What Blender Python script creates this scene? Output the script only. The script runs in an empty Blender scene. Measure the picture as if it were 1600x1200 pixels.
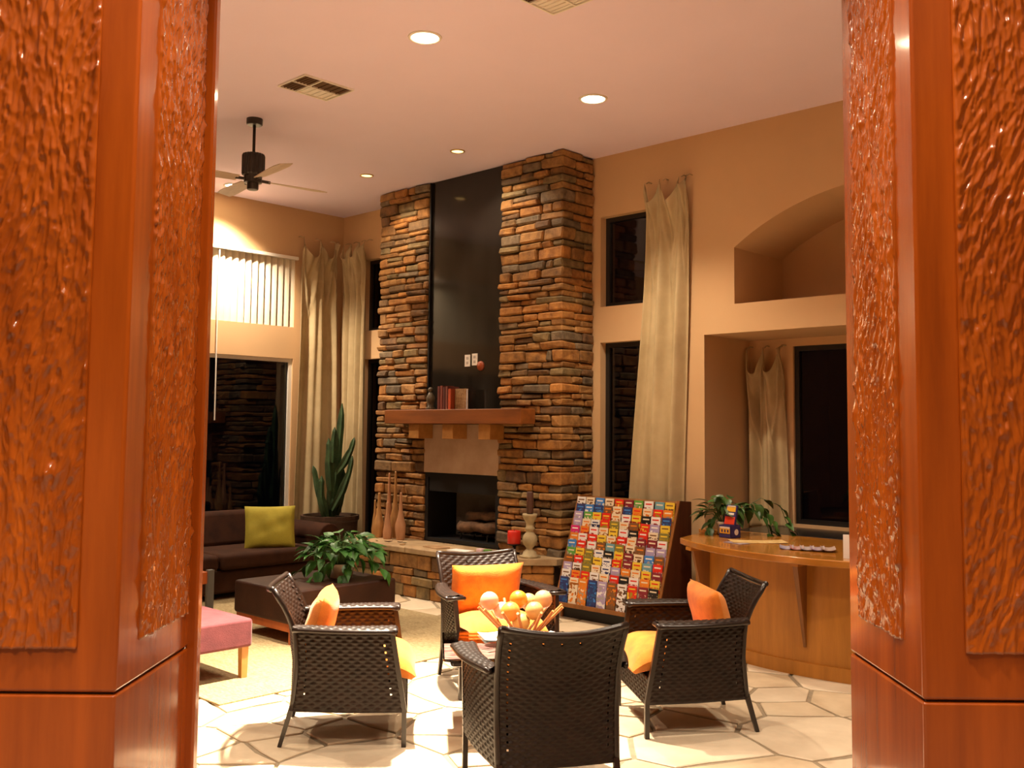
import bpy, math, random
import numpy as np
from mathutils import Vector, Matrix

random.seed(7); rng = np.random.default_rng(7)
scene = bpy.context.scene
COL = scene.collection
PI = math.pi

# ------------------------------------------------------------------ camera
cam_d = bpy.data.cameras.new('camera'); cam = bpy.data.objects.new('camera', cam_d); COL.objects.link(cam)
cam_d.sensor_width = 36.0; cam_d.lens = 1525.85 * 36.0 / 1600.0
cam_d.shift_x = -0.01006; cam_d.shift_y = -0.0225
cam_d.clip_start = 0.05; cam_d.clip_end = 100
_p, _r = 0.0704515, 0.0089843
_f = Vector((0, math.cos(_p), math.sin(_p))); _rt = Vector((1, 0, 0)); _up = _rt.cross(_f)
_x = _rt * math.cos(_r) + _up * math.sin(_r); _y = -_rt * math.sin(_r) + _up * math.cos(_r)
cam.matrix_world = Matrix(((_x[0], _y[0], -_f[0], 0), (_x[1], _y[1], -_f[1], 0), (_x[2], _y[2], -_f[2], 1.7), (0, 0, 0, 1)))
scene.camera = cam

# ------------------------------------------------------------------ world, exposure
world = bpy.data.worlds.new('night'); scene.world = world; world.use_nodes = True
bg = world.node_tree.nodes['Background']; bg.inputs[0].default_value = (0.5, 0.6, 1.0, 1); bg.inputs[1].default_value = 0.0015
scene.view_settings.view_transform = 'Standard'; scene.view_settings.look = 'None'
scene.view_settings.gamma = 1.0; scene.view_settings.use_curve_mapping = False
scene.view_settings.exposure = 0.38
LAMP = (1.0, 0.81, 0.60)

# ------------------------------------------------------------------ room frame: u along the fireplace wall, v away from us
YW = 0.7565874; RZ = -YW
U = (math.cos(YW), -math.sin(YW)); V = (math.sin(YW), math.cos(YW))
def W(u, v, z=0.0): return (u * U[0] + v * V[0], u * U[1] + v * V[1], z)
CEIL, WB, UL, FV = 4.43, 7.52, -10.313, 7.03

# ------------------------------------------------------------------ mesh helpers
class MB:
    def __init__(s): s.v = []; s.f = []; s.mi = []
    def add(s, v, f, m=0):
        o = len(s.v); s.v += [tuple(p) for p in v]; s.f += [tuple(i + o for i in q) for q in f]; s.mi += [m] * len(f); return s
    def box(s, lo, hi, m=0):
        x0, y0, z0 = lo; x1, y1, z1 = hi
        v = [(x0,y0,z0),(x1,y0,z0),(x1,y1,z0),(x0,y1,z0),(x0,y0,z1),(x1,y0,z1),(x1,y1,z1),(x0,y1,z1)]
        return s.add(v, [(0,3,2,1),(4,5,6,7),(0,1,5,4),(1,2,6,5),(2,3,7,6),(3,0,4,7)], m)
    def hexa(s, v, m=0):
        return s.add(v, [(0,3,2,1),(4,5,6,7),(0,1,5,4),(1,2,6,5),(2,3,7,6),(3,0,4,7)], m)
    def chbox(s, lo, hi, ch=.006, jit=0, m=0):
        c = [(lo[i] + hi[i]) / 2 for i in range(3)]; h = [(hi[i] - lo[i]) / 2 for i in range(3)]
        ch = min(ch, min(h) * .45); idx = {}; v = []
        for sx in (-1, 1):
            for sy in (-1, 1):
                for sz in (-1, 1):
                    sg = (sx, sy, sz)
                    j = [random.uniform(-jit, jit) for _ in range(3)]
                    for a in range(3):
                        p = [c[i] + sg[i] * (h[i] - (0 if i == a else ch)) + j[i] for i in range(3)]
                        idx[(sg, a)] = len(v); v.append(p)
        f = []
        for a in range(3):
            b, d = (a + 1) % 3, (a + 2) % 3
            for sa in (-1, 1):
                q = []
                for sb, sd in ((-1,-1),(1,-1),(1,1),(-1,1)):
                    g = [0,0,0]; g[a] = sa; g[b] = sb; g[d] = sd; q.append(idx[(tuple(g), a)])
                f.append(q if sa > 0 else q[::-1])
        for a in range(3):
            b, d = (a + 1) % 3, (a + 2) % 3
            for sb in (-1, 1):
                for sd in (-1, 1):
                    g0 = [0,0,0]; g0[a] = -1; g0[b] = sb; g0[d] = sd; g1 = list(g0); g1[a] = 1
                    q = [idx[(tuple(g0), b)], idx[(tuple(g1), b)], idx[(tuple(g1), d)], idx[(tuple(g0), d)]]
                    f.append(q if sb * sd > 0 else q[::-1])
        for sx in (-1, 1):
            for sy in (-1, 1):
                for sz in (-1, 1):
                    q = [idx[((sx,sy,sz), 0)], idx[((sx,sy,sz), 1)], idx[((sx,sy,sz), 2)]]
                    f.append(q if sx * sy * sz > 0 else q[::-1])
        return s.add(v, f, m)
    def tube(s, pts, r, n=8, m=0, sq=False):
        pts = [Vector(p) for p in pts]; N = len(pts); v = []; f = []
        rr = r if callable(r) else (lambda t: r)
        d0 = (pts[1] - pts[0]).normalized()
        a = Vector((0,0,1)) if abs(d0.z) < .9 else Vector((1,0,0))
        for i, p in enumerate(pts):
            d = (pts[min(i+1, N-1)] - pts[max(i-1, 0)]).normalized()
            e1 = d.cross(a).normalized(); e2 = d.cross(e1).normalized()
            R = rr(i / (N - 1))
            for k in range(n):
                t = 2 * PI * k / n + (PI / 4 if sq else 0); q = p + (e1 * math.cos(t) + e2 * math.sin(t)) * R; v.append(q)
        for i in range(N - 1):
            for k in range(n):
                f.append((i*n+k, (i+1)*n+k, (i+1)*n+(k+1)%n, i*n+(k+1)%n))
        f.append(tuple(range(n))); f.append(tuple((N-1)*n + k for k in reversed(range(n))))
        return s.add(v, f, m)
    def lathe(s, prof, n=24, c=(0,0,0), m=0):
        v = []; f = []
        for r, z in prof:
            for k in range(n):
                t = 2 * PI * k / n; v.append((c[0] + r * math.cos(t), c[1] + r * math.sin(t), c[2] + z))
        for i in range(len(prof) - 1):
            for k in range(n): f.append((i*n+k, i*n+(k+1)%n, (i+1)*n+(k+1)%n, (i+1)*n+k))
        if prof[0][0] > 1e-5: f.append(tuple(reversed(range(n))))
        if prof[-1][0] > 1e-5: f.append(tuple((len(prof)-1)*n + k for k in range(n)))
        return s.add(v, f, m)
    def prism(s, poly, z0, z1, m=0):
        n = len(poly); v = [(x, y, z0) for x, y in poly] + [(x, y, z1) for x, y in poly]
        f = [tuple(reversed(range(n))), tuple(range(n, 2*n))] + [(i, (i+1)%n, n+(i+1)%n, n+i) for i in range(n)]
        return s.add(v, f, m)
    def grid(s, P, m=0, flip=False, skip=None):
        ni, nj = len(P), len(P[0]); v = [p for row in P for p in row]; f = []
        for i in range(ni-1):
            for j in range(nj-1):
                if skip and skip(i, j): continue
                q = (i*nj+j, (i+1)*nj+j, (i+1)*nj+j+1, i*nj+j+1); f.append(q[::-1] if flip else q)
        return s.add(v, f, m)
    def sphere(s, c, r, nu=20, nv=12, m=0):
        return s.lathe([(r * math.sin(PI*i/nv) if 0 < i < nv else 1e-6, -r * math.cos(PI*i/nv)) for i in range(nv+1)], nu, c, m)
    def mesh(s, name):
        me = bpy.data.meshes.new(name); me.from_pydata(s.v, [], s.f); me.update(); return me

def parent_to(o, p): o.parent = p
def obj(name, mb, mats, parent=None, loc=(0,0,0), rz=0.0, smooth=False, bevel=0, seg=3, rot=None, solid=0, sub=0):
    me = mb if isinstance(mb, bpy.types.Mesh) else mb.mesh(name)
    o = bpy.data.objects.new(name, me); COL.objects.link(o)
    mats = mats if isinstance(mats, (list, tuple)) else [mats]
    if not me.materials:
        for m in mats: me.materials.append(m)
        if len(mats) > 1:
            for p, k in zip(me.polygons, mb.mi): p.material_index = k
    if smooth or bevel:
        me.polygons.foreach_set('use_smooth', [True] * len(me.polygons))
    o.location = loc; o.rotation_euler = rot if rot else (0, 0, rz)
    if parent: o.parent = parent
    if solid:
        b = o.modifiers.new('solid', 'SOLIDIFY'); b.thickness = solid; b.offset = 0
    if bevel:
        b = o.modifiers.new('bevel', 'BEVEL'); b.width = bevel; b.segments = seg; b.limit_method = 'ANGLE'; b.angle_limit = .6; b.harden_normals = True
    if sub:
        b = o.modifiers.new('sub', 'SUBSURF'); b.levels = sub; b.render_levels = sub
    return o
def tag(o, label, cat=None, group=None, kind=None):
    if label: o['label'] = label
    if cat: o['category'] = cat
    if group: o['group'] = group
    if kind: o['kind'] = kind
    return o
def thing(name, label, cat, loc=(0,0,0), rz=0.0, group=None):
    o = bpy.data.objects.new(name, None); o.empty_display_size = .1; COL.objects.link(o)
    o.location = loc; o.rotation_euler = (0, 0, rz); return tag(o, label, cat, group)
def roomthing(name, label, cat, u, v, z=0.0, drz=0.0, group=None): return thing(name, label, cat, W(u, v, z), RZ + drz, group)
def copy_tree(o, parent=None):
    c = o.copy(); COL.objects.link(c)
    if parent: c.parent = parent
    for ch in list(o.children): copy_tree(ch, c)
    return c
def struct(name, mb, mat, label=None, room=True, **k):
    o = obj(name, mb, mat, rz=RZ if room else 0.0, **k); o['kind'] = 'structure'
    if label: o['label'] = label
    return o

# ------------------------------------------------------------------ materials
def M(name, c, rough=.5, c2=None, var=.15, scale=4.0, stretch=(1,1,1), bump=0.0, bscale=40.0, metal=0.0, coat=0.0, spec=.5, rnd=0.0, detail=4.0, sheen=0.0, hue=0.0, coords='Object'):
    m = bpy.data.materials.new(name); m.use_nodes = True; nt = m.node_tree; N = nt.nodes; L = nt.links
    b = N['Principled BSDF']; b.inputs['Roughness'].default_value = rough; b.inputs['Metallic'].default_value = metal
    b.inputs['Specular IOR Level'].default_value = spec; b.inputs['Coat Weight'].default_value = coat; b.inputs['Coat Roughness'].default_value = .08
    if sheen: b.inputs['Sheen Weight'].default_value = sheen
    tc = N.new('ShaderNodeTexCoord'); mp = N.new('ShaderNodeMapping'); mp.inputs['Scale'].default_value = stretch; L.new(tc.outputs[coords], mp.inputs['Vector'])
    src = mp.outputs[0]
    if rnd:
        oi = N.new('ShaderNodeObjectInfo'); ad = N.new('ShaderNodeVectorMath'); ad.operation = 'ADD'; sc = N.new('ShaderNodeVectorMath'); sc.operation = 'SCALE'
        cb = N.new('ShaderNodeCombineXYZ')
        for i in range(3): L.new(oi.outputs['Random'], cb.inputs[i])
        L.new(cb.outputs[0], sc.inputs[0]); sc.inputs['Scale'].default_value = 37.0
        L.new(src, ad.inputs[0]); L.new(sc.outputs[0], ad.inputs[1]); src = ad.outputs[0]
    nz = N.new('ShaderNodeTexNoise'); nz.inputs['Scale'].default_value = scale; nz.inputs['Detail'].default_value = detail; nz.inputs['Roughness'].default_value = .6; L.new(src, nz.inputs['Vector'])
    rp = N.new('ShaderNodeValToRGB'); rp.color_ramp.elements[0].position = .3; rp.color_ramp.elements[1].position = .7
    ca = tuple(x * (1 - var) for x in c); cb2 = c2 if c2 else tuple(min(1, x * (1 + var)) for x in c)
    rp.color_ramp.elements[0].color = (*ca, 1); rp.color_ramp.elements[1].color = (*cb2, 1)
    L.new(nz.outputs['Fac'], rp.inputs[0]); out = rp.outputs[0]
    if rnd:
        hs = N.new('ShaderNodeHueSaturation'); mr = N.new('ShaderNodeMapRange'); mr.inputs[3].default_value = 1 - rnd; mr.inputs[4].default_value = 1 + rnd
        L.new(oi.outputs['Random'], mr.inputs[0]); L.new(mr.outputs[0], hs.inputs['Value']); L.new(out, hs.inputs['Color']); out = hs.outputs[0]
    L.new(out, b.inputs['Base Color'])
    if bump:
        n2 = N.new('ShaderNodeTexNoise'); n2.inputs['Scale'].default_value = bscale; n2.inputs['Detail'].default_value = 3.0; L.new(src, n2.inputs['Vector'])
        bp = N.new('ShaderNodeBump'); bp.inputs['Strength'].default_value = bump; bp.inputs['Distance'].default_value = .01; L.new(n2.outputs['Fac'], bp.inputs['Height']); L.new(bp.outputs[0], b.inputs['Normal'])
    return m
def emit(name, c, s):
    m = bpy.data.materials.new(name); m.use_nodes = True; nt = m.node_tree
    e = nt.nodes.new('ShaderNodeEmission'); e.inputs[0].default_value = (*c, 1); e.inputs[1].default_value = s
    nt.links.new(e.outputs[0], nt.nodes['Material Output'].inputs[0]); return m
def glassmat(name, tint=(1,1,1), ior=1.5, rough=0.0):
    m = bpy.data.materials.new(name); m.use_nodes = True; nt = m.node_tree; N = nt.nodes; L = nt.links
    t = N.new('ShaderNodeBsdfTransparent'); t.inputs[0].default_value = (*tint, 1); g = N.new('ShaderNodeBsdfGlossy'); g.inputs['Roughness'].default_value = rough
    fr = N.new('ShaderNodeFresnel'); fr.inputs[0].default_value = ior; mx = N.new('ShaderNodeMixShader')
    L.new(fr.outputs[0], mx.inputs[0]); L.new(t.outputs[0], mx.inputs[1]); L.new(g.outputs[0], mx.inputs[2]); L.new(mx.outputs[0], N['Material Output'].inputs[0]); return m

m_wall = M('wall_paint', (.60,.385,.195), .85, var=.03, scale=1.5, bump=.08, bscale=180)
m_ceil = M('ceiling_paint', (.80,.69,.84), .9, var=.02, scale=1.0, bump=.08, bscale=150)
m_white = M('white_paint', (.78,.74,.66), .45, var=.03)
m_alu = M('white_aluminium', (.70,.66,.58), .35, var=.03)
m_blackfr = M('black_frame', (.012,.011,.010), .4, var=.1)
m_glass = glassmat('window_glass', (.55,.55,.55), 1.55)
m_tglass = glassmat('table_glass', (.92,.96,.94), 1.5)
m_cherry = M('cherry_wood', (.30,.054,.004), .22, c2=(.42,.084,.006), scale=2.2, stretch=(6,6,.5), detail=6, coat=.5, bump=.03, bscale=60)
m_carve = M('carved_cherry', (.31,.056,.004), .2, c2=(.44,.095,.007), scale=2.5, stretch=(6,6,.6), detail=6, coat=1.0)
m_groove = M('groove_shadow_gap', (.03,.006,.002), .7)
m_grout = M('floor_grout', (.30,.24,.16), .9, var=.15, scale=12, bump=.2, bscale=120)
m_flag = [M('flagstone_a', (.62,.49,.32), .55, c2=(.74,.62,.44), scale=2.5, bump=.22, bscale=22, rnd=.07),
          M('flagstone_b', (.66,.54,.38), .55, c2=(.78,.67,.50), scale=2.0, bump=.22, bscale=25, rnd=.07),
          M('flagstone_c', (.57,.44,.28), .55, c2=(.70,.57,.39), scale=3.0, bump=.25, bscale=20, rnd=.07)]
STC = [((.17,.075,.018),(.29,.14,.036)), ((.21,.10,.027),(.32,.17,.055)), ((.10,.055,.022),(.18,.105,.042)), ((.13,.088,.034),(.21,.145,.062)), ((.23,.088,.017),(.34,.155,.036)), ((.10,.068,.038),(.165,.12,.072)), ((.075,.040,.018),(.155,.080,.030))]
m_stone = [M('ledge_stone_%s' % 'abcdefg'[i], a, .8, c2=b, var=.45, scale=11, detail=8, bump=.6, bscale=40, rnd=.22) for i, (a, b) in enumerate([tuple(tuple(x*k for x, k in zip(c, (1.30, 1.24, 1.12))) for c in p) for p in STC])]
m_mortar = M('stone_mortar', (.05,.03,.015), .95)
m_slab = M('hearth_slab', (.30,.19,.09), .7, c2=(.46,.32,.17), scale=5, bump=.3, bscale=30, rnd=.1)
m_panel = M('dark_metal_panel', (.020,.016,.012), .10, c2=(.034,.028,.021), scale=2, stretch=(3,3,.6), metal=.35, spec=.6)
m_plaster = M('hearth_plaster', (.46,.30,.19), .8, c2=(.52,.37,.26), scale=3)
m_fblack = M('firebox_black', (.006,.005,.005), .5)
m_fbrick = M('firebox_brick', (.10,.085,.07), .85, c2=(.16,.13,.10), scale=4, bump=.2)
m_log = M('charred_log', (.05,.028,.014), .9, c2=(.22,.11,.05), scale=9, stretch=(1,1,1), bump=.7, bscale=25)
m_mantel = M('mantel_wood', (.17,.048,.007), .5, c2=(.27,.080,.012), scale=2.4, stretch=(.6,5,5), detail=6, bump=.1, bscale=30)
m_corbel = M('corbel_wood', (.33,.135,.025), .5, c2=(.46,.21,.05), scale=4, stretch=(2,2,2), detail=6)
m_curtain = M('curtain_cloth', (.48,.36,.185), .8, c2=(.54,.42,.23), scale=3, bump=.06, bscale=250)
m_rug = M('woven_rug', (.30,.21,.095), .95, c2=(.46,.36,.19), scale=30, stretch=(1,2.2,1), bump=.8, bscale=55)
m_wicker = M('dark_wicker', (.011,.005,.003), .45, c2=(.021,.010,.006), scale=14, spec=.3)
m_frame = M('wicker_frame_dark', (.014,.008,.006), .3, c2=(.022,.013,.010), scale=6)
m_orange = M('orange_fabric', (.78,.20,.012), .85, c2=(.90,.30,.025), scale=9, bump=.25, bscale=160, sheen=.2)
m_orange2 = M('orange_piping', (.70,.16,.010), .85)
m_sofa = M('brown_velvet', (.026,.0075,.0022), .85, c2=(.045,.014,.0042), scale=6, bump=.15, bscale=120, spec=.2)
m_lime = M('lime_fabric', (.30,.25,.015), .85, c2=(.36,.30,.024), scale=5, bump=.2, bscale=150)
m_leather = M('brown_leather', (.028,.008,.0035), .5, c2=(.044,.014,.006), scale=5, bump=.12, bscale=90, spec=.3)
m_redwood = M('red_wood_base', (.36,.075,.012), .35, c2=(.45,.11,.02), scale=3, stretch=(4,4,1))
m_pink = M('mauve_velvet', (.13,.020,.030), .8, c2=(.19,.036,.046), scale=7, bump=.2, bscale=140, sheen=.18)
m_lwood = M('light_wood_leg', (.52,.24,.06), .4, c2=(.62,.31,.09), scale=3, stretch=(4,4,1))
m_counter = M('counter_front_wood', (.44,.17,.017), .45, c2=(.54,.22,.028), scale=2.5, stretch=(5,5,.6), detail=5)
m_ctop = M('counter_top_wood', (.40,.145,.017), .22, c2=(.50,.20,.03), scale=2.5, stretch=(.8,4,4), detail=5, coat=.4)
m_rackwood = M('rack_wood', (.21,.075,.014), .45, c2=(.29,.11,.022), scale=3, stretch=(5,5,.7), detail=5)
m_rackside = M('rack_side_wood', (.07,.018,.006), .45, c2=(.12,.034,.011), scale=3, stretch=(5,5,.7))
m_leaf = M('pothos_leaf', (.018,.095,.009), .5, c2=(.046,.18,.020), scale=14, rnd=.35)
m_leaf2 = M('dark_pothos_leaf', (.030,.085,.016), .4, c2=(.065,.15,.028), scale=14, rnd=.35)
m_stem = M('plant_stem', (.07,.13,.03), .6)
m_cactus = M('cactus_skin', (.020,.048,.014), .6, c2=(.05,.10,.03), scale=9, bump=.2)
m_soil = M('soil', (.03,.018,.01), .95, bump=.5)
m_planter = M('planter_brown', (.055,.025,.012), .6, c2=(.075,.036,.017), scale=5, stretch=(1,1,8))
m_pot = M('ceramic_pot', (.55,.46,.34), .35, var=.08)
m_club = M('turned_wood', (.40,.19,.055), .5, c2=(.52,.28,.10), scale=3, stretch=(4,4,1))
m_club2 = M('turned_wood_pink', (.42,.19,.085), .5, c2=(.54,.28,.14), scale=3, stretch=(4,4,1))
m_red = M('red_wax', (.62,.022,.010), .4, var=.05)
m_bwax = M('brown_wax', (.075,.026,.014), .5, var=.1)
m_cstone = M('carved_limestone', (.36,.27,.14), .75, c2=(.45,.36,.20), scale=8, bump=.3, bscale=40)
m_iron = M('dark_iron', (.018,.015,.013), .45, metal=.6)
m_fan = M('fan_bronze', (.035,.026,.020), .4, c2=(.05,.038,.03), metal=.4)
m_blade = M('fan_blade', (.55,.42,.32), .5, c2=(.60,.47,.37), stretch=(1,6,1))
m_gold = M('downlight_trim', (.62,.45,.22), .3, metal=.7)
m_ventd = M('vent_dark', (.11,.055,.020), .7)
m_ivory = M('ivory_plate', (.80,.74,.66), .4, var=.02)
m_grey = M('grey_metal', (.16,.16,.15), .4, metal=.5)
m_blackgl = M('black_gloss', (.012,.011,.011), .25)
m_paper = M('white_paper', (.85,.82,.78), .6, var=.03)
m_dark = M('print_dark', (.03,.02,.04), .6)

# ------------------------------------------------------------------ ceiling lamps: those in view, then unseen ones
def spot(name, loc, power, deg=105, blend=.6, rad=.07, target=None, color=LAMP):
    d = bpy.data.lights.new(name, 'SPOT'); d.energy = power; d.color = color; d.spot_size = math.radians(deg); d.spot_blend = blend; d.shadow_soft_size = rad
    o = bpy.data.objects.new(name, d); COL.objects.link(o); o.location = loc
    if target: o.rotation_euler = (Vector(target) - Vector(loc)).to_track_quat('-Z', 'Y').to_euler()
    return o
def downlight(u, v, r, label, power, deg=110, eyeball=None, trim=None, strength=30, blend=.6, glow=(1, .80, .52)):
    t = roomthing('recessed_ceiling_light', label, 'ceiling light', u, v, CEIL, group='recessed lights in the ceiling')
    a = MB(); n = 28; prof = [(r*1.0, -.001), (r*1.02, -.010), (r*1.22, -.008), (r*1.25, 0)]
    a.lathe(prof, n); obj('trim_ring', a, trim or m_white, t, smooth=True)
    b = MB(); b.lathe([(1e-6, -.004), (r*.99, -.003)], n); obj('lens', b, emit('lamp_lens', glow, strength), t)
    s = spot('lamp_bulb', (0, 0, -.03), power, deg, blend=blend)
    s.parent = t
    if eyeball: s.rotation_euler = (Vector(eyeball)).to_track_quat('-Z', 'Y').to_euler()
    return t
P1 = 4700
downlight(-5.07, 4.351, .095, 'large bright ceiling light nearest the top edge, above the seating', P1, deg=64, blend=1.0, eyeball=(.144, -.88, -4.4), strength=40)
downlight(-4.997, 6.118, .095, 'bright ceiling light right of the stone fireplace, near the tan wall', 230, strength=40)
downlight(-6.954, 6.412, .060, 'small gold-rimmed ceiling light just in front of the dark chimney panel', 70, deg=95, eyeball=(.15, .55, -1), trim=m_gold, strength=3.2, glow=(1, .60, .20))
downlight(-8.37, 6.39, .060, 'small gold-rimmed ceiling light left of the stone chimney', 70, deg=95, eyeball=(0, .55, -1), trim=m_gold, strength=3.2, glow=(1, .60, .20))
downlight(-9.863, 5.67, .095, 'ceiling light half behind the fan, washing the wall over the blinds', 500, deg=120, strength=40)
# further unseen lamps assumed in the same ceiling, over the parts of the lobby around and behind the viewer
for (u, v, p) in ((-3.3, 2.6, 230), (-7.6, 2.6, 420), (-2.8, 5.4, 190), (-0.2, 4.6, 260), (-0.6, -1.6, 400)):
    spot('unseen_lobby_lamp', W(u, v, CEIL - .03), p, 115)
for x, y, p in ((-.05, 1.80, 330), (-1.5, 1.2, 90), (1.6, 1.2, 90), (-2.0, -.3, 200), (1.9, -.3, 200)):  # unseen spots added to brighten the carved pillars and draw glints on them
    spot('unseen_lobby_lamp', (x, y, CEIL - .03), p, 110)

# ------------------------------------------------------------------ the shell
def rects(mb, a0, a1, z0, z1, holes, put):
    xs = sorted(set([a0, a1] + [h[0] for h in holes] + [h[1] for h in holes])); zs = sorted(set([z0, z1] + [h[2] for h in holes] + [h[3] for h in holes]))
    for i in range(len(xs) - 1):
        for j in range(len(zs) - 1):
            cx, cz = (xs[i] + xs[i+1]) / 2, (zs[j] + zs[j+1]) / 2
            if any(h[0] < cx < h[1] and h[2] < cz < h[3] for h in holes): continue
            put(xs[i], xs[i+1], zs[j], zs[j+1])
UR, VN = 4.2, -4.5
WH = (2.92, 3.82); WLO = (.06, 2.565)
BW = [(-9.85, -9.02), (-6.04, -5.15)]              # windows of the fireplace wall
AC, AR, AL = -3.2, 2.34, -4.526                    # arch centre, radius, left edge
ARr = 2 * AC - AL; AZ0, AZS = 2.828, 3.333; AZC = AZS - math.sqrt(AR**2 - (AC - AL)**2)
NL, NR, NZ, ND = -4.84, -1.56, 2.572, .80          # lower niche
mb = MB()
holes = [(a, b, *z) for a, b in BW for z in (WH, WLO)] + [(NL, NR, 0, NZ), (AL, ARr, AZ0, CEIL)]
rects(mb, UL - .2, UR, 0, CEIL, holes, lambda a, b, c, d: mb.box((a, WB, c), (b, WB + .15, d)))
na = 28
for i in range(na):                                # wall above the arch
    a = AL + (ARr - AL) * i / na; b = AL + (ARr - AL) * (i + 1) / na
    za = AZC + math.sqrt(AR**2 - (a - AC)**2); zb = AZC + math.sqrt(AR**2 - (b - AC)**2)
    mb.hexa([(a, WB, za), (b, WB, zb), (b, WB + .86, zb), (a, WB + .86, za), (a, WB, CEIL), (b, WB, CEIL), (b, WB + .86, CEIL), (a, WB + .86, CEIL)])
mb.box((AL - .2, WB + .86, AZ0 - .2), (ARr + .2, WB + 1.0, CEIL))
mb.box((AL - .12, WB + .15, AZ0 - .1), (AL, WB + .86, CEIL)); mb.box((ARr, WB + .15, AZ0 - .1), (ARr + .12, WB + .86, CEIL))
mb.box((AL - .12, WB + .15, AZ0 - .12), (ARr + .12, WB + .86, AZ0))
NW = (-4.39, -1.9, .86, 2.50)                      # window in the niche's back
mb.box((NL - .12, WB + .15, 0), (NL, WB + ND + .12, NZ)); mb.box((NR, WB + .15, 0), (NR + .12, WB + ND + .12, NZ)); mb.box((NL - .12, WB + .15, NZ), (NR + .12, WB + ND + .12, NZ + .12))
rects(mb, NL, NR, 0, NZ, [NW], lambda a, b, c, d: mb.box((a, WB + ND, c), (b, WB + ND + .12, d)))
struct('wall_back', mb, m_wall, 'tan plaster wall with fireplace, arched niche and tall windows')
LW = (1.2, 6.80)
mb = MB(); rects(mb, VN, WB, 0, CEIL, [(LW[0], LW[1], 2.94, 3.80), (LW[0], LW[1], .04, 2.55)], lambda a, b, c, d: mb.box((UL - .16, a, c), (UL, b, d)))
struct('wall_left', mb, m_wall, 'tan plaster wall with blinds above a dark sliding window')
mb = MB(); mb.box((UR, VN, 0), (UR + .15, WB + .15, CEIL)); struct('wall_right', mb, m_wall)
mb = MB(); mb.box((UL - .16, VN - .15, 0), (UR + .15, VN, CEIL)); struct('wall_front', mb, m_wall)
mb = MB(); mb.box((UL - .2, VN - .15, CEIL), (UR + .15, WB + 1.0, CEIL + .12)); struct('ceiling', mb, m_ceil, 'smooth pinkish plaster ceiling')

# floor: grout bed with flagstones laid one by one
mb = MB(); mb.box((UL - .2, VN - .15, -.12), (UR + .15, WB + 1.0, -.010)); floor = struct('floor', mb, m_grout, 'pale flagstone floor with brown joints')
def clip(poly, px, py, nx, ny):
    out = []
    for i in range(len(poly)):
        a = poly[i]; b = poly[(i+1) % len(poly)]
        da = (a[0]-px)*nx + (a[1]-py)*ny; db = (b[0]-px)*nx + (b[1]-py)*ny
        if da <= 0: out.append(a)
        if da * db < 0:
            t = da / (da - db); out.append((a[0] + t*(b[0]-a[0]), a[1] + t*(b[1]-a[1])))
    return out
sites = []
tries = 0
while tries < 12000 and len(sites) < 260:
    tries += 1; x, y = random.uniform(-3.2, 4.0), random.uniform(2.2, 10.3); rmin = random.choice((.24, .5, .7, .85, 1.0))
    if all((x-a)**2*.8 + (y-b)**2*1.1 > (.5*(rmin + r))**2 * .95 for a, b, r in sites): sites.append((x, y, rmin))
def to_uv(x, y): return x*U[0] + y*U[1], x*V[0] + y*V[1]
nst = 0
for i, (x, y, r) in enumerate(sites):
    u, v = to_uv(x, y)
    if (u < -6.3 and 3.5 < v < 5.8) or v > WB - .1 or u < UL + .4 or y < 2.6: continue
    poly = [(x-1.6, y-1.6), (x+1.6, y-1.6), (x+1.6, y+1.6), (x-1.6, y+1.6)]
    for j, (a, b, r2) in enumerate(sites):
        if j == i or (a-x)**2 + (b-y)**2 > 6: continue
        dx, dy = a-x, b-y; d = math.hypot(dx, dy); w = r*r*.22 - r2*r2*.22
        k = .5 + w / (2*d*d); g = random.uniform(.006, .013)
        poly = clip(poly, x + dx*k - dx/d*g, y + dy*k - dy/d*g, dx, dy)
        if len(poly) < 3: break
    if len(poly) < 3: continue
    fine = []
    for k in range(len(poly)):
        a, b = poly[k], poly[(k+1) % len(poly)]; L_ = math.hypot(b[0]-a[0], b[1]-a[1]); n = max(1, int(L_ / .16))
        nx, ny = (b[1]-a[1]) / max(L_, 1e-6), -(b[0]-a[0]) / max(L_, 1e-6)
        for q in range(n):
            t = q / n; j = random.uniform(-.026, .008) if q else -.006
            fine.append((a[0] + t*(b[0]-a[0]) + nx*j - x, a[1] + t*(b[1]-a[1]) + ny*j - y))
    mb = MB(); n = len(fine); top = random.uniform(-.001, .001)
    mb.v = [(p[0], p[1], -.012) for p in fine] + [(p[0], p[1], top - .004) for p in fine] + [(p[0]*(1 - .006/max(.1, math.hypot(*p))), p[1]*(1 - .006/max(.1, math.hypot(*p))), top) for p in fine]
    mb.f = [(k, (k+1) % n, n + (k+1) % n, n + k) for k in range(n)] + [(n+k, n + (k+1) % n, 2*n + (k+1) % n, 2*n + k) for k in range(n)] + [tuple(range(2*n, 3*n))]
    mb.mi = [0] * len(mb.f)
    o = obj('flagstone', mb, random.choice(m_flag)); o.parent = floor
    o.matrix_parent_inverse = Matrix.Rotation(RZ, 4, 'Z').inverted(); o.location = (x, y, 0); nst += 1

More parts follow.
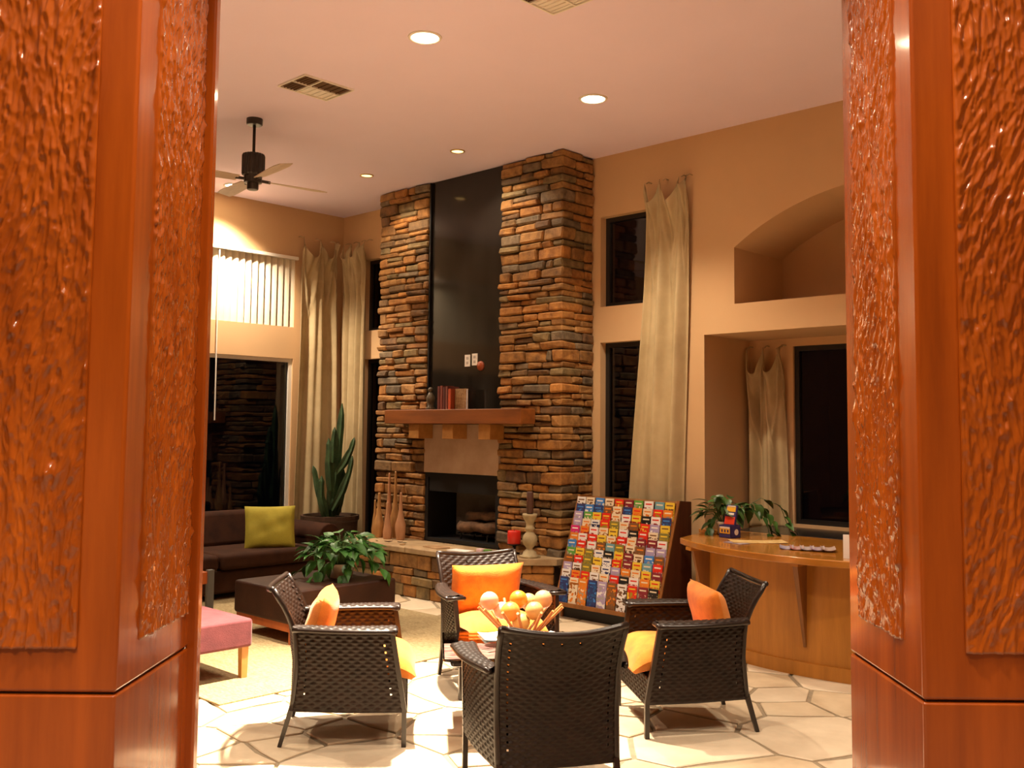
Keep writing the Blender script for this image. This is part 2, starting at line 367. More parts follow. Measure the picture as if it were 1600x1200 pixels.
# ------------------------------------------------------------------ windows
def window(n, label, pts_local, loc, rz, mat):  # pts_local = (w, h, bars) frame in local x,z; y = depth
    w, h, bars, hb = pts_local
    t = bpy.data.objects.new('window_%d' % n, None); COL.objects.link(t); t.location = loc; t.rotation_euler = (0, 0, rz); t['kind'] = 'structure'; t['label'] = label
    f = MB(); fw = .045
    f.box((0, 0, 0), (fw, .06, h)); f.box((w-fw, 0, 0), (w, .06, h)); f.box((fw, 0, 0), (w-fw, .06, fw)); f.box((fw, 0, h-fw), (w-fw, .06, h))
    for b in bars: f.box((b-.03, 0, fw), (b+.03, .06, h-fw))
    for b in hb: f.box((fw, 0, b-.03), (w-fw, .06, b+.03))
    obj('window_frame', f, mat, t)
    xs = [fw] + sorted(sum(([b-.03, b+.03] for b in bars), [])) + [w-fw]
    for i in range(0, len(xs), 2):
        g = MB(); g.box((xs[i], .024, fw), (xs[i+1], .032, h-fw)); obj('pane', g, m_glass, t)
    return t
k = 1
for (a, b), nm in zip(BW, ('left', 'right')):
    window(k, 'dark upper window %s of the stone chimney' % nm, (b-a, WH[1]-WH[0], [], []), W(a, WB + .085, WH[0]), RZ, m_blackfr); k += 1
    window(k, 'tall dark lower window %s of the stone chimney' % nm, (b-a, WLO[1]-WLO[0], [], []), W(a, WB + .085, WLO[0]), RZ, m_blackfr); k += 1
window(k, 'dark window in the back of the square niche behind the counter', (NW[1]-NW[0], NW[3]-NW[2], [1.25], []), W(NW[0], WB + ND + .03, NW[2]), RZ, m_blackfr); k += 1
window(k, 'white framed dark sliding window behind the brown sofa', (LW[1]-LW[0], 2.51, [1.4, 2.8, 4.2], []), W(UL - .02, LW[0], .04), RZ + PI/2, m_alu); k += 1
window(k, 'white framed upper window behind the vertical blinds', (LW[1]-LW[0], .86, [1.4, 2.8, 4.2], []), W(UL - .095, LW[0], 2.94), RZ + PI/2, m_alu)

# vertical blinds on the left wall
bl = roomthing('vertical_blinds', 'cream vertical blinds in the upper window, below a bright patch of wall', 'blinds', UL, 6.82, 2.93, PI/2)
a = MB(); a.box((-4.1, -.05, .845), (0, -.002, .885)); obj('head_rail', a, m_white, bl, bevel=.006)
m_slat = M('blind_slat', (.74,.66,.50), .6, var=.04)
sl = MB(); sl.grid([[(-.045 + .09*i/4, -.012*math.sin(PI*i/4), z) for z in (0, .84)] for i in range(5)]); slme = sl.mesh('slat'); slme.materials.append(m_slat)
for i in range(45):
    o = obj('slat', slme, m_slat, bl, loc=(-.05 - i*.088, .03, .012), rz=math.radians(-32 if i < 14 else -8), solid=.002)
a = MB(); a.tube([(-1.07, -.03, .84), (-1.075, -.03, 0), (-1.07, -.03, -1.15)], .008, 6); obj('tilt_wand', a, m_white, bl)

# ------------------------------------------------------------------ stone chimney
def stone_part(parent, lo, hi, ch=.015):
    mb = MB(); c = [(lo[i]+hi[i])/2 for i in range(3)]
    mb.chbox([lo[i]-c[i] for i in range(3)], [hi[i]-c[i] for i in range(3)], ch, .0075)
    o = obj('stone', mb, random.choices(m_stone, (6,5,2,3,5,2,2))[0], parent, loc=c); return o
def split(a, b, lo, hi):
    out = [a]
    while b - out[-1] > hi: out.append(out[-1] + random.uniform(lo, hi))
    if b - out[-1] < lo * .55 and len(out) > 1: out[-1] = (out[-2] + b) / 2
    return out + [b]
def pier(u0, u1, label, right):
    t = roomthing('stone_pier', label, 'stone pier', u0, WB, 0)
    w = u1 - u0; d = WB - FV
    c = MB(); c.box((.03, -d + .05, 0), (w - .03, -.002, CEIL - .002)); obj('mortar_core', c, m_mortar, t)
    z = 0.0; row = 0
    while z < CEIL - .02:
        h = random.choice((.058, .066, .075, .085, .10, .12)); 
        if CEIL - z - h < .05: h = CEIL - z - .002
        z1 = z + h - .006; row += 1
        # the corner stone wraps to the side
        lq, dq = (random.uniform(.24, .34), random.uniform(.14, .22)) if row % 2 else (random.uniform(.12, .18), random.uniform(.26, .36))
        pj = random.uniform(-.015, .022)
        def put(lo, hi): stone_part(t, lo, hi)
        if right:
            put((w - lq, -d - pj, z), (w + pj*.6, -d + dq, z1)); a, b = random.uniform(-.02, .012), w - lq - .005
            e = split(-d + dq + .005, -.004, .14, .30)
            for p, q in zip(e, e[1:]): put((w - .09, p, z), (w + random.uniform(-.014, .016), q - .005, z1 - random.uniform(0, .006)))
        else:
            put((random.uniform(-.015, .015), -d - pj, z), (lq, -d + dq, z1)); a, b = lq + .005, w + random.uniform(-.022, .006)
            put((random.uniform(-.015, .015), -d + dq + .005, z), (.09, -.004, z1))
        s = split(a, b, .13, .36)
        for p, q in zip(s, s[1:]):
            pj = random.uniform(-.018, .024)
            if h > .095 and random.random() < .35:
                zm = z + h * random.uniform(.42, .58)
                put((p, -d - pj, z), (q - .006, -d + .09, zm - .005)); put((p, -d - random.uniform(-.018, .024), zm), (q - .006, -d + .09, z1))
            else: put((p, -d - pj, z + random.uniform(0, .004)), (q - .006, -d + .09, z1 - random.uniform(0, .005)))
        z += h
    return t
pier(-8.93, -8.08, 'left pier of stacked brown ledge stone beside the black panel', False)
pier(-6.96, -6.12, 'right pier of stacked brown ledge stone with a visible outer corner', True)
# panel, plaster and firebox between the piers
pn = roomthing('chimney_panel', 'tall dark metal panel between the stone piers above the mantel', 'wall panel', -8.08, FV + .05, 1.75)
a = MB(); a.box((.0, 0, 0), (1.12, .03, CEIL - 1.752)); obj('panel_sheet', a, m_panel, pn)
a = MB(); a.box((-.004, -.03, .14), (.016, 0, CEIL - 1.76)); obj('edge_angle', a, m_iron, pn)
pl = roomthing('plaster_surround', 'smooth tan plaster panel between mantel and firebox', 'panel', -8.09, FV + .0, 1.235)
a = MB(); a.box((0, 0, 0), (1.135, .10, .515)); obj('plaster_panel', a, m_plaster, pl)
fb = roomthing('firebox', 'open black metal firebox in the stone fireplace', 'fireplace', -8.09, FV, .505)
a = MB(); w = 1.13
a.box((0, .02, 0), (.05, .48, .73)); a.box((w-.05, .02, 0), (w, .48, .73)); a.box((.05, .02, .68), (w-.05, .48, .73)); a.box((.05, .02, 0), (w-.05, .48, .035)); obj('metal_shell', a, m_fblack, fb)
a = MB(); a.box((.05, .44, .035), (w-.05, .48, .68)); obj('brick_back', a, m_fbrick, fb)
a = MB(); a.box((.06, .03, .53), (w-.06, .045, .68)); obj('hood', a, m_fblack, fb)
a = MB()
for i in range(6): a.tube([(.42 + i*.09, .12, .10), (.42 + i*.09, .36, .10)], .009, 6)
for x in (.45, .85):
    for y in (.14, .34): a.tube([(x, y, .03), (x, y, .10)], .010, 6)
obj('grate', a, m_iron, fb)
for k2, (p, q, r) in enumerate((((.40, .17, .165), (.95, .20, .175), .058), ((.45, .325, .165), (.98, .325, .17), .055), ((.50, .20, .275), (.92, .30, .285), .050))):
    n = 9; a = MB(); pts = [tuple(p[i] + (q[i]-p[i])*j/n + (random.uniform(-.008, .008) if i else 0) for i in range(3)) for j in range(n+1)]
    a.tube(pts, lambda t, r=r: r * (1 + .12*math.sin(9*t + k2)), 10)
    lg = obj('log', a, m_log, loc=W(-8.09, FV, .505), rz=RZ, smooth=True)
    tag(lg, ('charred split log at the front of the firebox grate', 'charred log at the back of the firebox grate', 'topmost charred log lying across the firebox grate')[k2], 'log', 'logs in the firebox')

# mantel with three corbels
mt = roomthing('mantel_shelf', 'thick red-brown timber mantel with three block corbels', 'mantel', -8.49, FV - .02, 1.60)
a = MB(); a.box((0, -.22, .155), (2.06, -.005, .305)); obj('beam', a, m_mantel, mt, bevel=.008)
for x in (.375, .91, 1.45):
    a = MB(); a.box((x, -.185, 0), (x + .165, .018, .154)); obj('corbel', a, m_corbel, mt, bevel=.006)
# hearth
hz = .50
hp = [(-9.06, 7.03), (-8.98, 6.72), (-8.62, 6.528), (-6.52, 6.528), (-6.10, 6.92), (-6.10, 7.03)]
he = roomthing('raised_hearth', 'raised stone hearth with a pale slab top below the firebox', 'hearth', 0, 0, 0)
a = MB(); a.prism([(p[0]*1 + (.03 if p[0] < -8 else -.03), p[1] + .04) for p in hp[1:-1]] + [(-6.13, 7.05), (-9.0, 7.05)], 0, hz - .06); obj('mortar_core', a, m_mortar, he)
for (p, q) in zip(hp[:-1], hp[1:]):
    L_ = math.hypot(q[0]-p[0], q[1]-p[1])
    if L_ < .15: continue
    ang = math.atan2(q[1]-p[1], q[0]-p[0]); z = 0.0
    while z < hz - .07:
        h = random.choice((.075, .09, .105, .125)); h = min(h, hz - .06 - z)
        if hz - .06 - z - h < .04: h = hz - .06 - z
        s = split(0, L_, .15, .36)
        for i0, i1 in zip(s, s[1:]):
            mb = MB(); pj = random.uniform(-.012, .02); L2 = i1 - i0 - .006
            mb.chbox((-L2/2, -pj, z + .003), (L2/2, .07, z + h - .004), .010, .005)
            mid = (i0 + i1) / 2
            obj('stone', mb, random.choice(m_stone), he, loc=(p[0] + math.cos(ang)*mid, p[1] + math.sin(ang)*mid, 0), rz=ang)
        z += h
cut = [-9.06, -8.35, -7.75, -7.1, -6.52, -6.05]
hp2 = [(-9.10, 7.04), (-9.02, 6.70), (-8.65, 6.49), (-6.51, 6.49), (-6.06, 6.91), (-6.06, 7.04)]
for a0, a1 in zip(cut, cut[1:]):
    poly = clip(clip(hp2, a0 + .003, 0, -1, 0), a1 - .003, 0, 1, 0) if a0 > -9.05 else clip(hp2, a1 - .003, 0, 1, 0)
    mb = MB(); mb.prism(poly, hz - .058, hz); obj('slab', mb, m_slab, he, bevel=.012)

# outlet plates on the panel, and a disc standing in for a lamp reflection
for i, (u, lab) in enumerate(((-7.515, 'left of two small ivory outlet plates on the dark panel'), (-7.405, 'right of two small ivory outlet plates on the dark panel'))):
    t = roomthing('outlet_plate', lab, 'outlet', u, FV + .05, 2.36 + i*.008, group='outlet plates above the mantel')
    a = MB(); a.box((0, -.008, 0), (.082, 0, .125)); obj('cover_plate', a, m_ivory, t, bevel=.003)
    for z in (.025, .075):
        a = MB(); a.box((.024, -.011, z), (.058, -.0075, z + .028)); obj('socket', a, M('socket_grey', (.45,.40,.36), .4), t, bevel=.002)
a = MB(); a.lathe([(1e-6, -.03), (.035, -.026), (.05, -.012), (.052, 0)], 24)
tag(obj('reflection_disc', a, M('lamp_reflection_red', (.30,.055,.012), .35), loc=W(-7.275, FV + .05, 2.36), rot=(-PI/2, 0, RZ), smooth=True), 'small round orange-red disc standing in for a lamp reflection beside the outlet plates', 'reflection')
# books on the mantel
bx = -7.70
for i, (w, h, c, lab) in enumerate(((.028, .245, (.13,.022,.012), 'dark red book at the left end of the mantel row'), (.034, .25, (.17,.03,.014), 'second book from the left on the mantel, brick red'), (.026, .235, (.10,.02,.012), 'third book from the left on the mantel, maroon'), (.030, .24, (.15,.035,.02), 'fourth book from the left on the mantel, brown red'), (.036, .215, (.42,.06,.012), 'bright orange-red book on the mantel beside a patterned cover'))):
    t = roomthing('book', lab, 'book', bx, FV - .06, 1.905, group='books on the mantel')
    a = MB(); a.box((0, -.10, 0), (w, -.004, h)); a.box((0, -.104, 0), (.003, .06, h)); a.box((w-.003, -.104, 0), (w, .06, h)); a.box((0, -.108, 0), (w, -.10, h)); obj('cover', a, M('book_cloth', c, .6), t)
    a = MB(); a.box((.003, -.004, .004), (w-.003, .055, h-.004)); obj('pages', a, m_paper, t)
    bx += w + .012
t = roomthing('book', 'book standing cover outward on the mantel with a brown woven pattern', 'book', bx + .005, FV - .12, 1.905, .12, group='books on the mantel')
a = MB(); a.box((0, 0, 0), (.15, .004, .215)); a.box((0, .03, 0), (.15, .034, .215)); a.box((0, 0, 0), (.012, .034, .215)); obj('cover', a, M('patterned_cover', (.20,.09,.03), .6, c2=(.42,.26,.12), scale=40), t)
a = MB(); a.box((.012, .004, .004), (.146, .03, .211)); obj('pages', a, m_paper, t)
t = roomthing('figurine', 'dark carved figurine at the left end of the dark panel on the mantel', 'figurine', -7.92, FV - .07, 1.905)
a = MB(); a.lathe([(.05, 0), (.055, .02), (.03, .04), (.045, .09), (.05, .13), (.028, .17), (.02, .19)], 14); obj('body', a, M('carved_bronze', (.05,.032,.014), .5, c2=(.11,.075,.03), scale=20), t, smooth=True)
a = MB(); a.sphere((0, 0, .215), .03, 12, 8); obj('head', a, M('carved_bronze_head', (.06,.04,.016), .5), t, smooth=True)

# ------------------------------------------------------------------ curtains
def curtain(label, u, v, drz, xt0, xt1, xb0, xb1, zt, zb, hooks, nf, seed, sag=.13):
    r = random.Random(seed); t = roomthing('curtain', label, 'curtain', u, v, 0, drz, group='beige curtains')
    ns, nt_ = 90, 44; ph = r.uniform(0, 6); ph2 = r.uniform(0, 6); P = []
    for i in range(ns + 1):
        s = i / ns; row = []
        loc = 0
        for h0, h1 in zip(hooks, hooks[1:]):
            if h0 <= s <= h1: loc = (s - h0) / (h1 - h0); wd = h1 - h0
        sg = sag * (wd / .4) ** .7 * math.sin(PI * loc) ** .8
        for j in range(nt_ + 1):
            tt = j / nt_; e = tt * tt * (3 - 2*tt)
            x = (xt0 + (xt1-xt0)*s) * (1-e) + (xb0 + (xb1-xb0)*s) * e
            z0 = zt - sg; z = z0 + (zb - z0) * tt
            a1 = .046 * min(1, .35 + 2.2*tt)
            fold = a1 * math.sin(2*PI*nf*(s + .10*math.sin(4*s + ph)) + ph + .9*math.sin(2.5*tt + ph2)) + .016 * math.sin(2*PI*nf*1.9*s + ph2 + 1.2*tt) 
            dz_ = tt*(zt-zb); vf = abs(2*loc - 1); bul = .12 * math.sin(PI*loc)**.8 * math.exp(-dz_/.16) + .055*math.exp(-((dz_ - .62*(1-vf) - .08)/.10)**2)*math.exp(-dz_/1.2) - .03*math.sin(PI*loc)*math.exp(-((dz_-.30)/.18)**2)
            row.append((x, -.085 - fold - bul, z))
        P.append(row)
    a = MB(); a.grid(P); obj('cloth', a, m_curtain, t, smooth=True, solid=.005)
    a = MB()
    for h in hooks: 
        x = xt0 + (xt1-xt0)*h; a.tube([(x, 0, zt + .01), (x, -.05, zt + .012), (x, -.088, zt - .01)], .006, 6)
    obj('hooks', a, m_curtain, t)
    return t
curtain('floor-length beige curtain on the left wall beside the blinds', UL, 6.82, PI/2, .02, .52, -.03, .57, 4.07, .03, (0, .5, .95, 1), 2.4, 3, .22)
curtain('narrow beige curtain between room corner and stone chimney', -10.20, WB, 0, .05, .50, .08, .50, 4.05, .03, (0, .38, .75, 1), 2.6, 5, .22)
curtain('tall beige curtain right of the stone chimney, behind the brochure rack', -5.64, WB, 0, .22, .68, 0, .58, 4.05, .03, (0, .42, .86, 1), 2.3, 9, .22)
curtain('shorter beige curtain hanging inside the square niche', -4.84, WB + ND, 0, .03, .38, .05, .42, 2.50, .82, (0, .5, .97, 1), 2.0, 14, .22)

# ------------------------------------------------------------------ ceiling fan, vents
fn = roomthing('ceiling_fan', 'dark bronze ceiling fan with a fluted motor on a short rod', 'ceiling fan', -7.572, 4.534, CEIL)
a = MB(); a.lathe([(.062, -.058), (.07, -.052), (.07, 0)], 24); obj('canopy', a, m_fan, fn, smooth=False)
a = MB(); a.tube([(0, 0, -.05), (0, 0, -.33)], .013, 10); obj('downrod', a, m_fan, fn, smooth=True)
a = MB(); n = 40; prof = [(.05, -.31), (.094, -.32), (.10, -.335), (.10, -.50), (.092, -.51)]; vv = []
for r_, z_ in prof:
    for k2 in range(n): rr = r_ * (1 if k2 % 2 else .93); vv.append((rr*math.cos(2*PI*k2/n), rr*math.sin(2*PI*k2/n), z_))
a.add(vv, [(i*n+k2, (i+1)*n+k2, (i+1)*n+(k2+1) % n, i*n+(k2+1) % n) for i in range(len(prof)-1) for k2 in range(n)] + [tuple(range(n)), tuple(reversed(range((len(prof)-1)*n, len(prof)*n)))])
obj('motor_housing', a, m_fan, fn)
a = MB(); a.lathe([(1e-6, -.64), (.045, -.638), (.05, -.63), (.05, -.58), (.078, -.575), (.078, -.50)], 24); obj('switch_housing', a, m_fan, fn)
bl_ = MB(); bl_.tube([(.07, 0, -.548), (.16, 0, -.55)], .014, 6); bime = bl_.mesh('blade_iron'); bime.materials.append(m_fan)
bl_ = MB(); tw = math.tan(math.radians(11))
bl_.grid([[(.14 + .55*i/6, y*(.050 + .022*math.sin(PI*min(1, i/5)/2)) * (1 if i < 6 else .8), -.55 + y*.06*tw) for y in (-1, -.5, 0, .5, 1)] for i in range(7)]); bme = bl_.mesh('blade'); bme.materials.append(m_blade)
for k2 in range(4):
    an = YW + math.radians(38 + 90*k2)
    b1 = obj('blade', bme, m_blade, fn, rz=an, solid=.006); obj('blade_iron', bime, m_fan, fn, rz=an)
def vent(u0, u1, v0, v1, label, dark):
    t = roomthing('ceiling_vent', label, 'vent', u0, v0, CEIL, group='ceiling air vents'); w, d = u1-u0, v1-v0
    f = MB(); e = .012; um, vm = w*.5, d*.36
    for lo, hi in (((0,0),(w,e)), ((0,d-e),(w,d)), ((0,e),(e,d-e)), ((w-e,e),(w,d-e)), ((um-e/2,e),(um+e/2,d-e)), ((e,vm-e/2),(um-e/2,vm+e/2)), ((um+e/2,vm-e/2),(w-e,vm+e/2))):
        f.box((*lo, -.014), (*hi, 0))
    obj('vent_frame', f, m_white, t)
    cells = [(e, um-e/2, e, vm-e/2), (um+e/2, w-e, e, vm-e/2), (um+e/2, w-e, vm+e/2, d-e), (e, um-e/2, vm+e/2, d-e)]
    for c, dk in zip(cells, dark):
        g = MB(); g.box((c[0], c[2], -.003), (c[1], c[3], 0)); b1 = obj('duct_opening', g, m_ventd if dk else m_white, t)
        n = 5; s = MB()
        for i in range(n):
            y = c[2] + (c[3]-c[2])*(i+.3)/n; s.box((c[0], y, -.010), (c[1], y + .006, -.003))
        obj('louvre', s, m_ventd if dk else m_white, b1)
vent(-6.67, -6.29, 4.19, 4.66, 'square four-way ceiling vent left of the large ceiling light', (1, 1, 1, 0))
vent(-4.15, -3.75, 4.30, 4.66, 'ceiling vent cut off by the top edge of the picture', (1, 0, 0, 0))

# ------------------------------------------------------------------ carved wooden pillars in the foreground
def carved(w, h, step, seed, sw, sl):
    r = np.random.default_rng(seed); nx, nz = int(w/step) + 1, int(h/step) + 1
    xs = np.linspace(0, w, nx); zs = np.linspace(0, h, nz); H = np.zeros((nx, nz)); H[:] = .0
    n = int(w*h / (sw*sl) * 2.7)
    for _ in range(n):
        cx, cz = r.uniform(0, w), r.uniform(0, h); a = sw*r.uniform(.6, 1.35); b = sl*r.uniform(.5, 1.5); th = .20*math.sin(cz*5.5 + 2.2*math.sin(cx*7 + seed)) + r.normal(-.12, .10); dp = r.uniform(.55, 1.15)*.0135
        i0, i1 = np.searchsorted(xs, [cx-b, cx+b]); j0, j1 = np.searchsorted(zs, [cz-b*1.05, cz+b*1.05])
        X, Z = np.meshgrid(xs[i0:i1]-cx, zs[j0:j1]-cz, indexing='ij'); c, s = math.cos(th), math.sin(th)
        p, q = (X*c + Z*s)/a, (-X*s + Z*c)/b; q = q*(1 + .25*q)
        d = dp*(p*p + q*q - 1)
        H[i0:i1, j0:j1] = np.minimum(H[i0:i1, j0:j1], d)
    return xs, zs, H
def pillar(x0, x1, label, panels, seed):
    y0, y1, zg, zt = 2.5, 3.05, 1.03, CEIL - .003
    t = thing('wooden_pillar', label, 'pillar', ((x0+x1)/2, (y0+y1)/2, 0), 0); cx, cy = (x0+x1)/2, (y0+y1)/2; hx, hy = (x1-x0)/2, (y1-y0)/2
    a = MB(); a.box((-hx, -hy, 0), (hx, hy, zg - .0025)); obj('base_casing', a, m_cherry, t, bevel=.008, seg=4)
    a = MB(); a.box((-hx+.012, -hy+.012, zg - .005), (hx-.012, hy-.012, zg + .005)); obj('shadow_gap', a, m_groove, t)
    a = MB(); a.box((-hx, -hy, zg + .0025), (hx, hy, zt)); obj('upper_casing', a, m_cherry, t, bevel=.010, seg=4)
    for i, (face, a0, a1, z0, z1) in enumerate(panels):
        w, h = a1-a0, z1-z0; step = .0036
        xs, zs, H = carved(w, h, step, seed + i, .0115, .048); th = .022 if face == 'front' else .018
        X, Z = np.meshgrid(xs, zs, indexing='ij'); Dp = th + H
        Dp = np.maximum(Dp, .004); X[1, :] = X[0, :] + .0003; X[-2, :] = X[-1, :] - .0003; Z[:, 1] = Z[:, 0] + .0003; Z[:, -2] = Z[:, -1] - .0003; Dp[0, :] = Dp[-1, :] = 0; Dp[:, 0] = Dp[:, -1] = 0
        nx, nz = Dp.shape
        vs = np.stack([X.ravel(), -Dp.ravel(), Z.ravel()], 1)
        I = np.arange(nx*nz).reshape(nx, nz); fs = np.stack([I[:-1,:-1].ravel(), I[1:,:-1].ravel(), I[1:,1:].ravel(), I[:-1,1:].ravel()], 1)
        me = bpy.data.meshes.new('carved_panel'); me.from_pydata(vs, [], fs); me.polygons.foreach_set('use_smooth', [True]*len(me.polygons)); me.update(); me.materials.append(m_carve)
        o = bpy.data.objects.new('carved_panel', me); COL.objects.link(o); o.parent = t
        if face == 'front': o.location = (a0 - cx, -hy + .001, z0)
        elif face == 'right': o.location = (hx - .001, a0 - cy, z0); o.rotation_euler = (0, 0, PI/2)
        else: o.location = (-hx + .001, a1 - cy, z0); o.rotation_euler = (0, 0, -PI/2)
    return t
pillar(-1.85, -1.012, 'orange-brown pillar with gouge-carved panels at the left edge', [('front', -1.48, -1.113, 1.142, 3.6), ('right', 2.638, 3.012, 1.135, 3.6)], 11)
_t = bpy.data.objects['wooden_pillar']
a = MB(); a.box((.41, .255, 0), (.446, .300, CEIL - .004)); obj('edge_trim', a, m_cherry, _t, bevel=.008, seg=4)
pillar(1.013, 1.85, 'orange-brown pillar with gouge-carved panels at the right edge', [('front', 1.121, 1.48, 1.150, 3.6), ('left', 2.625, 2.955, 1.155, 3.6)], 23)

# ------------------------------------------------------------------ rug
rg = MB(); rg.box((-9.4, 3.18, .001), (-5.52, 6.04, .010))
tag(obj('area_rug', rg, m_rug, rz=RZ), 'large tan woven rug under the ottomans', 'rug')

# ------------------------------------------------------------------ wicker armchairs
def weave(fn, nx, ny, amp, th, skip=None):
    mb = MB(); si, ti = 3, 3; ni, nj = nx*si, ny*ti
    S = np.linspace(0, 1, ni+1); T = np.linspace(0, 1, nj+1)
    P = np.array([[fn(s, t) for t in T] for s in S]); dS = np.gradient(P, axis=0); dT = np.gradient(P, axis=1)
    N = np.cross(dS, dT); N /= np.linalg.norm(N, axis=2, keepdims=True) + 1e-9
    ii = np.arange(ni+1)[:, None]; jj = np.arange(nj+1)[None, :]
    prof = np.sin(PI * (jj % ti) / ti); row = jj // ti
    h = amp * np.cos(PI*ii/si + PI*row) * prof
    A = P + N * (th/2 + h + amp*.8*prof)[..., None]; B = P - N * (th/2 - h + amp*.8*prof)[..., None]
    sk = (lambda i, j: i % si == 1 and j % ti != 0 and skip(i // si, j // ti, nx, ny)) if skip else None
    mb.grid([[tuple(p) for p in r_] for r_ in A], skip=sk); mb.grid([[tuple(p) for p in r_] for r_ in B], flip=True, skip=sk)
    return mb
def lerp(a, b, t): return a + (b - a) * t
def rear_y(z):                                    # profile of the back post
    pts = [(.0, -.345), (.19, -.285), (.42, -.262), (.60, -.275), (.72, -.325), (.83, -.40)]
    for (z0, y0), (z1, y1) in zip(pts, pts[1:]):
        if z <= z1:
            t = (z - z0)/(z1 - z0); return lerp(y0, y1, t)
    return pts[-1][1]
def rear_y_s(z): return (rear_y(z-.03) + rear_y(z) * 2 + rear_y(z+.03 if z < .80 else .83)) / 4
def front_y(z): return lerp(.315, .245, max(0, (z - .19)/.42))
def back_x(z): return lerp(.272, .288, z/.84)
def front_x(z): return lerp(.330, .352, z/.62)
def chair_proto():
    t = thing('wicker_armchair', 'x', 'armchair')
    def back(s, tt):
        z = lerp(.19, .820 - .028*math.sin(PI*s), tt); x = (s - .5) * 2 * back_x(z) * .985
        return (x, rear_y_s(z) - .055*math.sin(PI*s)*min(1, z/.5), z)
    holes = lambda i, j, nx, ny: (i in (1, nx-2) and j % 2 == 0 and 3 < j < ny-3) or (j == ny-3 and i % 3 == 0 and 5 < i < nx-6)
    obj('backrest', weave(back, 20, 36, .0042, .006, holes), m_wicker, t, smooth=True)
    for sgn in (-1, 1):
        def side(s, tt):
            z = lerp(.19, .60, tt); x = lerp(back_x(z), front_x(z), s) + .02*math.sin(PI*s); y = lerp(rear_y_s(z) + .01, front_y(z) - .01, s)
            return (sgn*x, y, z)
        hs = lambda i, j, nx, ny: (i in (1, nx-2) and j % 2 == 0 and 3 < j < ny-2)
        obj('side_panel', weave(side, 18, 22, .0042, .006, hs), m_wicker, t, smooth=True)
        # arm: flat woven slab
        def arm(s, tt):
            y = lerp(-.285, .262, s); xc = lerp(.288, .352, s) + .028*math.sin(PI*s); w = lerp(.030, .056, s)
            return (sgn*(xc + lerp(-w, w, tt)*1), y, .622 + .006*math.sin(PI*tt))
        a = weave(arm, 22, 4, .0028, .024); 
        obj('arm', a, m_wicker, t, smooth=True)
        a = MB(); n = 12
        for e in (-1, 1):
            a.tube([(sgn*(lerp(.288, .352, i/n) + .028*math.sin(PI*i/n) + e*lerp(.030, .056, i/n)), lerp(-.285, .262, i/n), .620) for i in range(n+1)], .014, 8)
        a.tube([(sgn*(.352 - .056), .262, .620), (sgn*(.352 + .056), .262, .620)], .014, 8)
        obj('arm_edge', a, m_frame, t, smooth=True)
        a = MB(); zz = [.19 + (.83-.19)*i/14 for i in range(15)]; a.tube([(sgn*back_x(z), rear_y_s(z), z) for z in zz], .015, 8); obj('back_post', a, m_frame, t, smooth=True)
        a = MB(); a.tube([(sgn*.272, -.285, .21), (sgn*.278, -.345, .0)], lambda q: .019 - .004*q, 4, sq=True); obj('leg', a, m_frame, t)
        a = MB(); a.tube([(sgn*front_x(.61), front_y(.61), .61), (sgn*.330, .315, .19), (sgn*.330, .315, 0)], lambda q: .018, 4, sq=True); obj('leg', a, m_frame, t)
        a = MB(); a.tube([(sgn*.272, -.28, .19), (sgn*.318, .02, .19), (sgn*.33, .31, .19)], .011, 6); obj('side_rail', a, m_frame, t)
    a = MB(); n = 14; a.tube([((i/n-.5)*2*.288, -.40 - .055*math.sin(PI*i/n), .83 - .028*math.sin(PI*i/n)) for i in range(n+1)], .016, 8); obj('top_rail', a, m_frame, t, smooth=True)
    def apron(s, tt): z = lerp(.17, .315, tt); return ((s-.5)*2*.325, .312 - .02*tt, z)
    obj('front_apron', weave(apron, 20, 8, .0036, .007), m_wicker, t, smooth=True)
    def deck(s, tt): return ((s-.5)*2*lerp(.235, .305, tt), lerp(-.23, .29, tt), lerp(.285, .31, tt))
    obj('seat_deck', weave(deck, 10, 10, .002, .012), m_wicker, t, smooth=True)
    return t
def pillow(w, h, th, n=18, edge=.35, bend=0, seed=0, lip=0):
    r = random.Random(seed); ph = [r.uniform(0, 6) for _ in range(4)]; A, B = [], []
    for i in range(n+1):
        ra, rb = [], []
        for j in range(n+1):
            a, b = 2*i/n - 1, 2*j/n - 1
            pinch = 1 - .05*(a*a*(1-b*b) + b*b*(1-a*a)) * 0 - .06*((1-a*a)*b*b + (1-b*b)*a*a)*0
            x = a*w/2*(1 - .05*(1 - b*b)*0 - .045*math.cos(PI*b/2)*abs(a)**3 * 0 + 0); y = b*h/2
            x *= 1 - .05*(1 - abs(b)**2)*abs(a)**2 * .8 ; y *= 1 - .05*(1 - abs(a)**2)*abs(b)**2 * .8
            q = max(0, (1 - abs(a)**3.2)) * max(0, (1 - abs(b)**3.2)); z = th/2*q**edge
            wr = .004*math.sin(6*a + 4*b + ph[0])*q + .0025*math.sin(9*b - 4*a + ph[1])*q
            c = bend*(a*a) - lip*max(0, b - .45)**2
            ra.append((x, y, z + wr + c)); rb.append((x, y, -z + wr*.5 + c))
        A.append(ra); B.append(rb)
    m = MB(); m.grid(A); m.grid(B, flip=True)
    return m
proto = chair_proto()
CH = [  # x, y, facing (deg from +Y, counter-clockwise), label
    (-.965, 5.66, -84, 'dark wicker armchair at the left, seen from the side facing right'),
    (.975, 5.915, 98, 'dark wicker armchair at the right, turned left in front of the counter'),
    (.118, 4.80, 12, 'dark wicker armchair in the foreground with its back to the viewer'),
    (-.175, 6.70, 201, 'dark wicker armchair beyond the table, facing the viewer'),
]
side = ('left', 'right', 'nearest', 'far')
